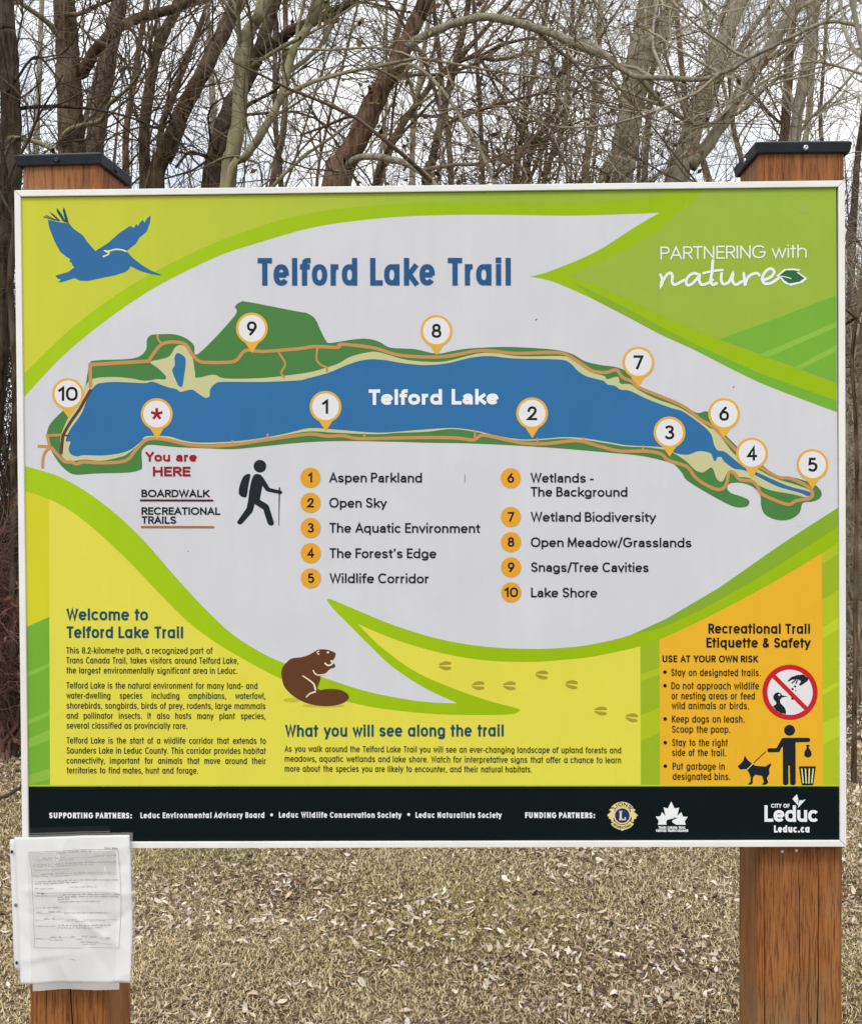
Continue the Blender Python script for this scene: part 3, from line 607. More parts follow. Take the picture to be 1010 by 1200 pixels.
bw = Art(10); bw.stroke([(107.4, 457), (101, 468), (93.4, 481.4), (83, 496), (75, 510), (73.5, 518), (72, 533)], 3.6, smooth=3).stroke([(70.4, 511), (82.3, 511.6)], 1.8, dl=.6)
bw.build('boardwalk_line', I['walk'], panel)
for (cx, cy, tx, ty, n) in ((80.4, 462.6, 81, 491, '10'), (184.3, 486, 184.5, 516, '*'), (296, 385.3, 296.2, 414.3, '9'), (382, 477, 382.4, 505.5, '1'), (512.2, 387.6, 512.2, 416.3, '8'), (623.8, 484, 624, 513, '2'), (748.6, 424, 748, 452.5, '7'), (784.6, 506, 784.6, 534.5, '3'), (848.7, 484, 848, 512, '6'), (881.2, 530.4, 881, 559.5, '4'), (952, 543.5, 952, 572, '5')):
    pin = Art(11); pin.disc(cx, cy, 18.6, dl=.5)
    a = math.radians(63); pin.poly([(cx-18.2*math.cos(a), cy+18.2*math.sin(a)), (cx+18.2*math.cos(a), cy+18.2*math.sin(a)), (tx, ty)])
    po = pin.build('map_pin', I['gold'], panel)
    pw = Art(12.5); pw.disc(cx, cy, 15.7); pf = pw.build('pin_face', I['pin_white'], panel)
    num = Art(13.3)
    if n == '*':
        for k in range(5):
            an = math.radians(90+72*k); num.stroke([(cx, cy), (cx+7*math.cos(an), cy-7*math.sin(an))], 3.2)
        num.build('pin_number', I['red'], panel)
    else:
        wd = {'10': 23, '1': 6}.get(n, 11.5); text(num, n, cx-wd/2 - (1 if n == '1' else 0), cx+wd/2, cy+8.2, 16.5, 2.9, av=True)
        num.build('pin_number', I['black'], panel)

def words(name, inkname, rows, layer=12, xh=.74, av=False):
    for r in rows:                              # each line of words is a sub-part of its own
        a = Art(layer); kw = dict(xh=xh, av=av); kw.update(r[6] if len(r) > 6 else {})
        text(a, r[0], r[1], r[2], r[3], r[4], r[5], **kw)
        a.build(name, I[inkname], panel)
words('lake_name', 'pure', [('Telford Lake', 432.5, 584.5, 474.7, 18.2, 4.0, dict(y1=473.6, spw=.62))], xh=.70, av=True)
words('title', 'title', [('Telford Lake Trail', 303, 599.5, 335, 32.3, 6.1, dict(y1=334))], xh=.775)
words('you_are_here', 'red', [('You are', 171, 231, 541.6, 11.4, 2.4, dict(spw=.6)), ('HERE', 179.5, 223.5, 559, 11.4, 2.6)], xh=.70, av=True)
words('key_lettering', 'black', [('BOARDWALK', 166, 245.8, 583.4, 8.8, 1.75), ('RECREATIONAL', 166, 258.3, 604, 8.8, 1.75), ('TRAILS', 166, 206.6, 614.6, 8.8, 1.75)], av=True)
Art(12).stroke([(165.2, 587.2), (249, 587.2)], 2.4, rnd=True).build('boardwalk_key', I['walk_line'], panel)
Art(12).stroke([(166.3, 618.4), (250, 618.4)], 2.6, rnd=True).build('trail_key', I['trail_line'], panel)
for (cx, cy, n) in ((364, 560, '1'), (364, 589.5, '2'), (364, 619, '3'), (364, 648.5, '4'), (364, 678, '5'), (598.5, 560, '6'), (598.5, 605.5, '7'), (598.5, 635, '8'), (598.5, 664.5, '9'), (598.5, 694, '10')):
    Art(11).disc(cx, cy, 11.8).build('legend_dot', I['legend'], panel)
    num = Art(12); wd = {'10': 16, '1': 4}.get(n, 7.8); text(num, n, cx-wd/2 - (.8 if n == '1' else 0), cx+wd/2, cy+5.7, 11.4, 2.15, av=True); num.build('legend_number', I['black'], panel)
words('legend_lettering', 'black', [('Aspen Parkland', 386, 494.5, 565.6, 11.6, 1.85), ('Open Sky', 386, 453.3, 595.2, 11.6, 1.85), ('The Aquatic Environment', 386, 562.5, 624.6, 11.6, 1.85), ("The Forest's Edge", 386, 511, 654.3, 11.6, 1.85), ('Wildlife Corridor', 386, 502.5, 683.7, 11.6, 1.85),
   ('Wetlands -', 621.8, 695.5, 565.2, 11.4, 1.85), ('The Background', 621.8, 735, 581.6, 11.4, 1.85), ('Wetland Biodiversity', 621.8, 768.5, 611, 11.4, 1.85), ('Open Meadow/Grasslands', 621.8, 810, 640.8, 11.4, 1.85), ('Snags/Tree Cavities', 621.8, 759.7, 670, 11.4, 1.85), ('Lake Shore', 621.8, 699.3, 699.8, 11.4, 1.85)], xh=.70, av=True)
words('welcome_heading', 'teal', [('Welcome to', 77.7, 173, 728, 13.7, 2.5), ('Telford Lake Trail', 77.7, 214, 748.8, 13.7, 2.5)], xh=.775)
B, BH, BWt = 'body', 7.5, .98
sx0 = .72
words('welcome_text', 'body', [
  ('This 8.2-kilometre path, a recognized part of', 77.2, 248.5, 767, BH, BWt), ('Trans Canada Trail, takes visitors around Telford Lake,', 77.2, 278.7, 778.6, BH, BWt), ('the largest environmentally significant area in Leduc.', 77.2, 277.6, 790.4, BH, BWt),
  ('Telford Lake is the natural environment for many land- and', 77.2, 301, 808.1, BH, BWt), ('water-dwelling species including amphibians, waterfowl,', 77.2, 310.3, 819.9, BH, BWt, dict(sx=.66)), ('shorebirds, songbirds, birds of prey, rodents, large mammals', 77.2, 310.3, 831.7, BH, BWt), ('and pollinator insects. It also hosts many plant species,', 77.2, 310.3, 843.5, BH, BWt, dict(sx=.68)), ('several classified as provincially rare.', 77.2, 218.5, 855.1, BH, BWt),
  ('Telford Lake is the start of a wildlife corridor that extends to', 77.2, 310.5, 872.5, BH, BWt, dict(sx=.68)), ('Saunders Lake in Leduc County. This corridor provides habitat', 77.2, 310.5, 884.3, BH, BWt), ('connectivity, important for animals that move around their', 77.2, 310.5, 896.1, BH, BWt, dict(sx=.68)), ('territories to find mates, hunt and forage.', 77.2, 231, 907.6, BH, BWt)], xh=.76)
words('trail_heading', 'teal', [('What you will see along the trail', 333.2, 589, 864, 14, 2.45, dict(y1=863))], xh=.775)
words('trail_text', 'body', [('As you walk around the Telford Lake Trail you will see an ever-changing landscape of upland forests and', 332.6, 726.5, 881.7, 7.4, .98, dict(y1=882.6)), ('meadows, aquatic wetlands and lake shore. Watch for interpretative signs that offer a chance to learn', 332.6, 726.5, 893.3, 7.4, .98, dict(y1=894.2)), ('more about the species you are likely to encounter, and their natural habitats.', 332.6, 622, 905, 7.4, .98, dict(y1=905.2))], xh=.76)
words('etiquette_heading', 'black', [('Recreational Trail', 829.4, 948.3, 741.7, 11.6, 2.15), ('Etiquette & Safety', 827, 949, 758.2, 11.6, 2.15)], xh=.775)
words('risk_heading', 'black', [('USE AT YOUR OWN RISK', 775.4, 887.3, 775.5, 8.0, 1.55)])
words('etiquette_rules', 'black', [('Stay on designated trails.', 785.4, 890.2, 791.6, 8.4, 1.12), ('Do not approach wildlife', 785.6, 888.3, 807.2, 8.4, 1.12), ('or nesting areas or feed', 785.8, 883.4, 819, 8.4, 1.12), ('wild animals or birds.', 785.8, 876.3, 830.5, 8.4, 1.12), ('Keep dogs on leash.', 786.2, 871.2, 846.2, 8.4, 1.12), ('Scoop the poop.', 786.2, 854.4, 858.2, 8.4, 1.12), ('Stay to the right', 786.2, 851.6, 873.8, 8.4, 1.12), ('side of the trail.', 786.2, 849.4, 885.5, 8.4, 1.12), ('Put garbage in', 786.8, 847.8, 901.6, 8.4, 1.12), ('designated bins.', 786.8, 854.2, 913.5, 8.4, 1.12)], xh=.76)
for y in (787, 803, 842, 869.8, 897.3): Art(12).disc(778.2, y, 2.1).build('rule_bullet', I['black'], panel)

# ---------------------------------------------------------------- pictograms
def zp(ox, oy, s): return lambda pts: [(ox+x/s, oy+y/s) for x, y in pts]
z = zp(40, 230, 6.3125)
A = Art(8); A.poly(z([(262, 200), (245, 205), (110, 180), (118, 225), (125, 250), (160, 340), (200, 415), (250, 455), (275, 470), (270, 492), (285, 495), (290, 515), (305, 530), (260, 565), (165, 592), (178, 612), (205, 622), (185, 645), (230, 635), (305, 610), (350, 630), (410, 630), (500, 610), (600, 590), (680, 565), (712, 540), (718, 520), (800, 560), (880, 580), (945, 590), (940, 580), (870, 553), (800, 510), (740, 462), (690, 410), (760, 355), (785, 312), (840, 265), (865, 200), (870, 145), (845, 165), (825, 200), (812, 178), (790, 200), (778, 225), (765, 208), (745, 238), (720, 222), (640, 275), (555, 350), (460, 410), (400, 340), (370, 295), (300, 245)]))
A.build('pelican_picture', I['bird'], panel)
A = Art(9.5); A.poly(z([(264, 202), (252, 150), (230, 85), (221, 108), (240, 196)])).poly(z([(246, 202), (215, 140), (178, 90), (176, 118), (222, 190)])).poly(z([(205, 188), (160, 145), (122, 118), (140, 142), (182, 184)])).stroke(z([(165, 184), (78, 157)]), .7, w1=1.2).stroke(z([(190, 188), (95, 148)]), .7, w1=1.2)
A.build('pelican_feathers', I['feather'], panel)
Art(9.5).stroke(z([(515, 452), (545, 440), (562, 425), (532, 408), (560, 411), (610, 397), (660, 402), (692, 414)]), 1.7, smooth=4).build('pelican_neck', I['neck'], panel)

z = zp(310, 740, 8.417)
Art(5).disc(341, 821, 10, 2.7).disc(378, 827.5, 25, 2).build('beaver_ground', I['shade'], panel)
A = Art(9); A.poly(z([(160, 430), (163, 390), (180, 345), (245, 280), (300, 264), (350, 260), (430, 235), (500, 195), (530, 182), (570, 180), (620, 185), (690, 215), (692, 245), (678, 275), (660, 300), (690, 335), (680, 360), (640, 372), (590, 420), (543, 436), (546, 460), (540, 490), (515, 560), (540, 582), (580, 575), (650, 570), (740, 580), (800, 610), (825, 650), (800, 690), (740, 720), (650, 738), (540, 738), (420, 715), (310, 665), (230, 600), (180, 530)]), 3)
A.build('beaver_picture', I['beaver'], panel)
A = Art(11); A.stroke(z([(535, 228), (518, 222), (516, 205), (535, 198)]), 1.2, smooth=4).disc(310+620/8.417, 740+210/8.417, 1.5, 1.2).stroke(z([(588, 312), (610, 335), (640, 336), (662, 318), (650, 288)]), 1.9, smooth=4).stroke(z([(473, 386), (490, 418), (520, 434), (560, 432), (600, 424)]), 1.5, smooth=4).stroke(z([(368, 440), (430, 482), (480, 525), (497, 585)]), 1.3, w1=2.2, smooth=4).stroke(z([(402, 656), (440, 618), (500, 597)]), 1.2, w1=2, smooth=4)
A.build('beaver_lines', I['cream'], panel)

for (cx, cy, an) in ((520.6, 780.3, 0), (559.2, 803.6, 0), (595.8, 803.6, 3), (633.8, 790.6, 8), (668.6, 802, 8), (702.6, 832.8, 4), (738.9, 840.6, 8)):
    A = Art(4); ca, sa = math.cos(math.radians(an)), math.sin(math.radians(an))
    for sgn in (-1, 1):
        pts = [(-7.2, .6), (-5.5, 2.8), (-1, 4.9), (3, 5.2), (6.8, 4.0), (7.4, 2.2), (6, 1.3), (0, .9)]
        A.poly([(cx+x*ca-sgn*y*sa, cy+x*sa+sgn*y*ca) for x, y in pts], 3)
    A.build('hoof_print', I['hoof'], panel)

z = zp(260, 530, 11.222)
A = Art(8); A.disc(304.8, 546.8, 7.4)
A.poly(z([(378, 300), (345, 290), (300, 310), (270, 350), (250, 400), (230, 465), (222, 540), (245, 580), (280, 595), (325, 593), (345, 470), (365, 370)]), 2)
A.poly(z([(465, 290), (440, 294), (415, 315), (395, 360), (378, 430), (360, 520), (345, 650), (325, 740), (270, 820), (203, 915), (205, 940), (222, 955), (245, 956), (270, 940), (395, 800), (415, 755), (430, 685), (545, 760), (597, 930), (615, 960), (650, 972), (675, 962), (685, 930), (660, 850), (620, 720), (600, 690), (500, 630), (535, 445), (580, 510), (605, 523), (700, 542), (780, 555), (798, 535), (788, 512), (630, 475), (580, 395), (550, 345), (510, 300)]))
A.stroke(z([(760, 468), (757, 560)]), 1.7, dl=1).stroke(z([(757, 555), (748, 972)]), 1.4, w1=.6, dl=.5)
A.build('hiker_symbol', I['soot'], panel)

z = zp(880, 770, 7.5)
C0 = (924.7, 810.4)
Art(6).disc(*C0, 28).build('feeding_symbol_ground', I['pin_white'], panel)
A = Art(7); A.poly(z([(182, 428), (205, 415), (216, 400), (205, 380), (190, 365), (188, 335), (205, 312), (230, 303), (255, 313), (268, 332), (318, 340), (265, 350), (247, 370), (250, 398), (290, 440), (300, 470), (299, 496), (255, 486), (215, 462)]))
A.poly(z([(315, 203), (345, 170), (400, 152), (455, 146), (497, 183), (490, 205), (430, 245), (412, 240), (432, 210), (420, 196), (390, 190), (350, 195), (322, 212)]))
A.stroke(z([(388, 192), (350, 226)]), 1.5).stroke(z([(402, 196), (386, 228)]), 1.5, dl=.3)
for x, y, r in ((380, 252, 1.3), (357, 275, 1.4), (385, 290, .8), (357, 357, 1.7)): A.disc(880+x/7.5, 770+y/7.5, r)
A.build('bird_and_hand', I['soot'], panel)
Art(8).disc(880+240/7.5, 770+327/7.5, 1.2).build('bird_eye', I['pin_white'], panel)
A = Art(9); A.ring(*C0, 26.6, 32.4); A.stroke([(905.0, 790.8), (944.2, 830.3)], 5.2, dl=.5); A.build('prohibition_ring', I['sign_red'], panel)
A = Art(7); A.disc(924, 855, 6.4)
A.poly(z([(262, 710), (278, 704), (495, 703), (508, 710), (512, 722), (508, 734), (495, 741), (382, 743), (382, 1105), (373, 1118), (357, 1122), (340, 1118), (332, 1105), (330, 948), (318, 948), (318, 1105), (308, 1118), (293, 1122), (278, 1117), (270, 1105), (270, 782), (262, 785), (238, 830), (145, 832), (134, 824), (134, 805), (145, 796), (215, 795)]))
A.poly(z([(473, 768), (488, 764), (508, 769), (500, 778), (498, 790), (520, 825), (523, 858), (507, 873), (490, 877), (473, 873), (458, 858), (460, 828), (482, 790)]))
A.poly(z([(410, 954), (560, 954), (537, 1114), (528, 1122), (442, 1122), (433, 1114)]))
z2 = zp(765, 715, 5.05)
A.poly(z2([(495, 922), (512, 905), (527, 890), (537, 858), (555, 885), (580, 905), (600, 918), (660, 922), (672, 915), (688, 903), (694, 909), (680, 938), (683, 965), (667, 990), (676, 1018), (662, 1030), (637, 1030), (650, 1014), (640, 978), (600, 970), (585, 985), (583, 1022), (570, 1030), (553, 1028), (570, 1013), (572, 985), (560, 955), (545, 938), (510, 940)]))
A.stroke(z2([(662, 833), (588, 902)]), .9, dl=.5)
A.build('dog_walker_symbol', I['soot'], panel)
Art(8.5).stroke(z2([(549, 942), (588, 902)]), .9).build('dog_collar', I['neck'], panel)
A = Art(8.5)
for a, b in (((435, 973), (448, 1103)), ((468, 973), (474, 1106)), ((502, 973), (498, 1106)), ((536, 973), (522, 1103))): A.stroke(z([a, b]), 1.5)
A.build('bin_slots', I['neck'], panel)

# ---------------------------------------------------------------- logos and the dark bar's lettering
words('partnering_lettering', 'pure', [('PARTNERING with', 774.8, 946.3, 303.4, 15.2, 1.7, dict(y1=300.5))], xh=.76)
z = zp(760, 270, 4.59)
A = Art(12)
for k, (p, w) in enumerate((([(68, 235), (76, 258), (70, 296), (84, 262), (105, 232), (124, 226), (133, 244), (130, 272), (142, 288), (165, 280), (195, 262)], 3.3), ([(278, 236), (250, 226), (222, 240), (206, 268), (212, 290), (236, 284), (262, 258), (278, 236), (276, 264), (290, 288), (325, 278), (348, 262)], 3.3), ([(350, 158), (345, 220), (338, 264), (348, 287), (370, 280)], 3.5), ([(298, 226), (350, 214), (402, 208)], 2.8), ([(397, 226), (394, 260), (406, 284), (436, 272), (457, 228), (455, 268), (474, 287), (505, 270)], 3.4), ([(516, 226), (522, 286), (535, 252), (562, 230), (588, 226), (600, 236)], 3.3), ([(622, 262), (660, 246), (680, 218), (660, 200), (632, 218), (615, 252), (628, 280), (662, 278), (702, 252)], 3.4))):
    A.stroke(z(p), w, smooth=5, rnd=True, dl=.1*k)
A.poly(z([(690, 240), (732, 203), (775, 198), (822, 203), (806, 216), (858, 253), (832, 276), (770, 293), (735, 280), (715, 255)]), 0)
A.build('nature_lettering', I['pure'], panel)
A = Art(13.5); A.poly(z([(702, 240), (742, 209), (785, 208), (812, 214), (800, 220), (842, 251), (815, 270), (762, 280), (735, 264), (722, 248)])); A.build('nature_leaf', I['nature_leaf'], panel)
Art(14.2).stroke(z([(702, 240), (730, 242), (762, 250), (772, 254)]), 1.0).build('nature_leaf_vein', I['pure'], panel)
words('partner_lettering', 'pure', [('SUPPORTING PARTNERS:', 56.4, 153.2, 960.2, 6.7, 1.55, dict(gap=.2)), ('Leduc Environmental Advisory Board', 163.4, 308.4, 959.9, 6.7, 1.32, dict(y1=959.2, gap=.2)), ('Leduc Wildlife Conservation Society', 325.5, 469, 958.9, 6.7, 1.32, dict(gap=.2)), ('Leduc Naturalists Society', 485.5, 586.3, 958.7, 6.7, 1.32, dict(gap=.2)), ('FUNDING PARTNERS:', 613.8, 695.5, 958.6, 6.7, 1.55, dict(gap=.2))], xh=.78)
for x, y in ((317, 955.6), (477.4, 954.8)): Art(12).disc(x, y, 1.7).build('partner_bullet', I['pure'], panel)
# round gold badge
bc = (727.6, 955.6)
A = Art(6); A.ring(*bc, 10.4, 16.2, 38, 142).ring(*bc, 11.0, 16.6, 216, 324, dl=.3).disc(*bc, 10.2, dl=.6)
z = zp(690, 925, 7.214)
A.poly(z([(205, 165), (180, 160), (160, 172), (178, 188), (160, 200), (142, 220), (160, 232), (155, 245), (175, 250), (180, 275), (200, 272), (196, 245), (204, 215)]), 0, .9)
A.poly(z([(340, 165), (365, 160), (385, 172), (367, 188), (385, 200), (404, 220), (386, 232), (391, 245), (370, 250), (366, 275), (346, 272), (350, 245), (342, 215)]), 0, .9)
A.poly(z([(255, 338), (288, 338), (272, 350)]), 0, .9)
A.build('round_badge', I['badge'], panel)
Art(7.5).disc(*bc, 8.6).build('badge_centre', I['badge_blue'], panel)
A = Art(8.5); A.stroke([(bc[0]-1.9, bc[1]-5.2), (bc[0]-1.9, bc[1]+5)], 2.5).stroke([(bc[0]-3.8, bc[1]+4.6), (bc[0]+4.0, bc[1]+4.6)], 1.6, dl=.3).stroke([(bc[0]-3.9, bc[1]-5), (bc[0]+.4, bc[1]-5)], 1.0, dl=.6).stroke([(bc[0]+3.4, bc[1]+1.8), (bc[0]+3.4, bc[1]+4.6)], 1.4, dl=.9)
A.build('badge_letter', I['badge'], panel)
A = Art(8.5)
def arc_map(cx, cy, r, a0, sgn):
    def f(u, v):
        t = math.radians(a0) - sgn*u/r; rr = r+v if sgn > 0 else r-v
        return (cx+rr*math.cos(t), cy-rr*math.sin(t))
    return f
text(A, 'LIONS', 0, 20, 0, 4.2, .8, gap=.25, mapf=arc_map(bc[0], bc[1], 11.4, 140, 1))
A.build('badge_lettering', I['soot'], panel); A = Art(8.5)
text(A, 'INTERNATIONAL', 0, 25, 0, 3.0, .5, gap=.2, mapf=arc_map(bc[0], bc[1], 15.4, 222, -1))
A.build('badge_lettering', I['soot'], panel)
# maple leaf emblem
A = Art(6); A.poly(z([(685, 100), (715, 160), (752, 152), (735, 222), (770, 190), (785, 228), (825, 230), (798, 268), (808, 297), (570, 297), (580, 265), (553, 228), (592, 225), (607, 190), (637, 222), (620, 150), (657, 160)]))
text(A, 'TRANS CANADA TRAIL', 690+577/7.214, 690+804/7.214, 925+331/7.214, 2.9, .75, dl=.3); text(A, 'SENTIER TRANSCANADIEN', 690+555/7.214, 690+827/7.214, 925+357/7.214, 2.9, .75, dl=.3)
A.build('maple_leaf_emblem', I['pure'], panel)
Art(7.6).poly(z([(672, 221), (700, 231), (737, 240), (702, 255), (690, 270), (705, 284), (732, 298), (648, 298), (640, 275), (652, 255), (700, 244), (716, 238)])).build('emblem_path', I['bar'], panel)
# city emblem
z = zp(880, 925, 9.18)
A = Art(6); text(A, 'Leduc', 894.2, 957.4, 962.4, 19.4, 3.7, xh=.715, gap=.06); text(A, 'CITY OF', 902, 923.7, 945.9, 4.7, 1.0, dl=.5); text(A, 'Leduc.ca', 905.3, 946.8, 974.9, 8.3, 2.0, xh=.78, dl=.5)
A.poly(z([(480, 45), (495, 100), (492, 165), (485, 160), (432, 97)]), 0, 1.2).poly(z([(575, 100), (490, 195), (497, 150), (506, 110), (540, 112)]), 0, 1.2)
A.build('city_emblem', I['pure'], panel)
# small scuffs on the print
for x, y, dx, dy in ((628, 375, 2, -1.6), (859, 453, 1.8, -1), (110.5, 474, 1.5, -.6), (220, 646.5, 1, .5), (545, 556, -.4, 9)): A = Art(7); A.stroke([(x, y), (x+dx, y+dy)], 1.0 if dy < 3 else .5); A.build('scuff_mark', I['body'], panel)
for o in list(sign.children_recursive): 
    if o.matrix_parent_inverse != Matrix.Identity(4): o.matrix_parent_inverse = Matrix.Identity(4)

# ------------------------------------------------------------------ THE NOTICE: a sheet of paper in a clear plastic sleeve
M_PAPER = mat('paper', (.86, .86, .86), rough=.75, spec=.2, var=.02, vscale=8)
M_STRIP = mat('sleeve_binding_strip', (.78, .78, .76), rough=.35, spec=.4)
M_HOLE = mat('punched_hole_shadow', (.015, .015, .015), rough=.9)
M_INKP = mat('notice_ink', (.10, .10, .105), rough=.6)
M_INKL = mat('notice_ink_light', (.22, .22, .23), rough=.6)
M_INKB = mat('notice_ink_bold', (.02, .02, .022), rough=.6)
M_STAIN = mat('damp_stain', (.66, .63, .585), rough=.75, spec=.2, var=.05, vscale=30)
M_TAPE = mat('bare_adhesive', (.6, .6, .58), rough=.3)
def film(name, alpha):
    m = bpy.data.materials.new(name); m.use_nodes = True; n = m.node_tree.nodes; n.clear(); lk = m.node_tree.links.new
    o = n.new('ShaderNodeOutputMaterial'); mx = n.new('ShaderNodeMixShader'); t = n.new('ShaderNodeBsdfTransparent'); g2 = n.new('ShaderNodeBsdfPrincipled')
    g2.inputs['Base Color'].default_value = (.82, .82, .82, 1); g2.inputs['Roughness'].default_value = .16; g2.inputs['Specular IOR Level'].default_value = .5
    mx.inputs[0].default_value = alpha; lk(t.outputs[0], mx.inputs[1]); lk(g2.outputs[0], mx.inputs[2]); lk(mx.outputs[0], o.inputs['Surface']); return m
M_FILM = film('clear_plastic', .20); M_FILM2 = film('clear_plastic_doubled', .55)
NY = -.0105
notice = thing('paper_notice', 'white paper notice in a clear plastic sleeve taped over the sign\'s lower left corner', 'notice', (0, 0, 0))
tl, tr_, br, bl = at_plane(17.0, 981.5, NY), at_plane(152.2, 978.6, NY), at_plane(152.3, 1151.8, NY), at_plane(24.6, 1152.8, NY)
_rc = random.Random(5)
CREASE = [(_rc.random(), _rc.random(), _rc.random()*3.14, _rc.uniform(.015, .05), _rc.choice((-1, 1))*_rc.uniform(.0007, .0024)) for _ in range(26)]
def wave(u, v):
    """gentle buckling of the sheet, metres towards the viewer"""
    w = .0018*math.sin(5.2*u+1.1)*math.sin(2.4*v+.3) + .0012*math.sin(9*u-4*v) + .0016*v*v*math.sin(7*u+.5)
    w += .0022*math.exp(-((u-.52)/.10)**2)*math.exp(-((v-.72)/.22)**2) + .0014*math.exp(-((v-.36-.04*u)/.03)**2)*(u > .05)
    for (cx_, cy_, an, wd_, am) in CREASE:
        dd = (u-cx_)*math.cos(an)+(v-cy_)*1.27*math.sin(an); al = -(u-cx_)*math.sin(an)+(v-cy_)*1.27*math.cos(an)
        w += am*math.exp(-abs(dd)/wd_)*math.exp(-(al/.28)**2)
    w += .0035*max(0, v-.88)*math.sin(11*u)*4
    w += .0026*max(0, u-.9)*10*math.sin(6*v+1)
    return w
def NP(u, v, lift=0.0):
    """notice sheet: u 0..1 across, v 0..1 down"""
    a = tl.lerp(tr_, u); b = bl.lerp(br, u); p = a.lerp(b, v)
    p = p + Vector((.0030*math.sin(3.0*v)*(1 if u > .5 else .4)*abs(u-.3)*1.6, 0, .0012*math.sin(4*u)*(v-.5)))
    p.y = NY - wave(u, v) - lift
    return p
def sheet(u0, u1, v0, v1, nu, nv, lift):
    V = [NP(u0+(u1-u0)*i/nu, v0+(v1-v0)*j/nv, lift) for j in range(nv+1) for i in range(nu+1)]
    F = [(j*(nu+1)+i, j*(nu+1)+i+1, (j+1)*(nu+1)+i+1, (j+1)*(nu+1)+i) for j in range(nv) for i in range(nu)]
    return V, F
def sheet_obj(name, u0, u1, v0, v1, lift, m, parent, solid=0.0, nu=44, nv=56):
    V, F = sheet(u0, u1, v0, v1, nu, nv, lift); o = link(name, V, F, m, parent, True)
    if solid: md = o.modifiers.new('thickness', 'SOLIDIFY'); md.thickness = solid; md.offset = 1
    return o
paper = sheet_obj('paper', 0, 1, 0, 1, 0, M_PAPER, notice, .0004)
sheet_obj('plastic_sleeve', -.02, 1.03, -.018, 1.0, .0016, M_FILM, notice)
# grey doubled film down the left and middle of the sheet, and the tabs of film that stick out above and below it
sheet_obj('sleeve_fold', .10, .86, .10, .995, .0011, film('clear_plastic_fold', .26), notice)
sheet_obj('sleeve_tab', .115, .90, 1.0, 1.048, .0003, M_FILM2, notice, 0, 24, 4)
sheet_obj('sleeve_tab', .07, .83, -.064, -.02, .0004, film('clear_plastic_edge', .012), notice, 0, 24, 4)
sheet_obj('sleeve_tab', .07, .83, -.030, -.021, .0007, film('clear_plastic_seam', .14), notice, 0, 24, 3)
st_ = Art(0, lambda u, v, l: NP(u, v, .0003+l*.0001)); st_.poly([(.14, .11), (.86, .10), (.88, .26), (.72, .275), (.60, .262), (.45, .27), (.14, .285)], 0)
def npart(name, m, fn, lift=.0005, proj=None):
    A = Art(0, proj or (lambda u, v, l: NP(u, v, lift+l*.00004))); fn(A); return A.build(name, m, paper)
# stain, folded along the same sheet
V, F = sheet(.135, .87, .105, .272, 20, 8, .0003); link('damp_stain', V, F, M_STAIN, paper, True)
UW, VH = 135.2, 172.5
def NPX(x, y, l, lift=.0005):       # in photo pixels over the sheet
    return NP((x-17.0-(y-980)*.042*(1-(x-17)/135))/UW, (y-981.5+2.6*(x-17)/135)/VH, lift+l*.00004)
q = lambda pts: [(10+x/6.313, 975+y/6.313) for x, y in pts]
A = Art(0, NPX); 
def dense(pts, n=14):
    out = []
    for a, b in zip(pts[:-1], pts[1:]): out += [(a[0]+(b[0]-a[0])*k/n, a[1]+(b[1]-a[1])*k/n) for k in range(n)]
    return out+[pts[-1]]
A.stroke(dense(q([(153, 148), (808, 128), (822, 480), (806, 862), (192, 862), (176, 330), (153, 148)]), 18), .45)
A.build('notice_border', M_INKL, paper)
def line(s, x0, x1, y, H, w, m=M_INKP, dy=0.0):
    A = Art(0, NPX); a = q([(x0, y)])[0]; b = q([(x1, y+dy)])[0]
    text(A, s, a[0], b[0], a[1], H, w, y1=b[1], xh=.68, av=True, spw=.95, gap=.3); A.build('notice_line', m, paper)
line('Public Notice', 708, 806, 128, 2.1, .38); line('Canadian Navigable Waters Act', 358, 610, 160, 2.6, .45, M_INKP, -6)
line('Leduc County Road Trail', 258, 412, 202, 2.2, .42, M_INKB, -6); line('name, individual or company name', 215, 475, 217, 1.9, .30, M_INKL, -6)
line('hereby gives notice that', 636, 795, 188, 2.0, .32, M_INKP, -8)
line('an application has been made to the Minister under the Canadian Navigable Waters Act', 186, 785, 246, 2.0, .34, M_INKP, -16)
line('for approval of the work described herein and its site and plans', 186, 620, 260, 2.0, .34, M_INKP, -8)
line('Pursuant to paragraph of the said Act', 195, 445, 288, 1.9, .32, M_INKP, -6)
line('Leduc County Road Trail', 250, 410, 318, 2.2, .42, M_INKB, -8); line('has deposited a description of the work and', 482, 745, 315, 2.0, .32, M_INKP, -4); line('name, individual or company name', 200, 435, 336, 1.8, .3, M_INKL, -6)
line('in accordance with the requirements set out in the common project search public register', 200, 800, 372, 2.0, .34, M_INKP, -8); line('project search registry under the number', 200, 505, 388, 2.0, .34, M_INKP, -4)
line('with registry number', 200, 335, 424, 2.0, .34); line('a description of the following work', 440, 640, 418, 2.0, .34)
line('trail bridge', 216, 262, 458, 2.2, .42, M_INKB); line('name and type of work', 200, 358, 478, 1.9, .3, M_INKL); line('to repair and improve the trail crossing with new wood pilings, pedestrian', 378, 812, 472, 2.0, .36, M_INKB, -4); line('bridge, board walkway, culvert and bank works, dredging, replacement', 366, 802, 490, 2.0, .36, M_INKB, -4); line('and fill', 366, 445, 508, 2.0, .36, M_INKP); line('permanent, below water in each ground area', 378, 660, 526, 2.0, .36, M_INKP, -2)
line('in, on, over, under, through or', 202, 385, 568, 2.0, .34); line('across', 202, 242, 606, 2.0, .34); line('Telford Lake', 298, 382, 600, 2.1, .42, M_INKB); line('name of the river, lake or other navigable water', 412, 718, 612, 1.9, .3, M_INKL)
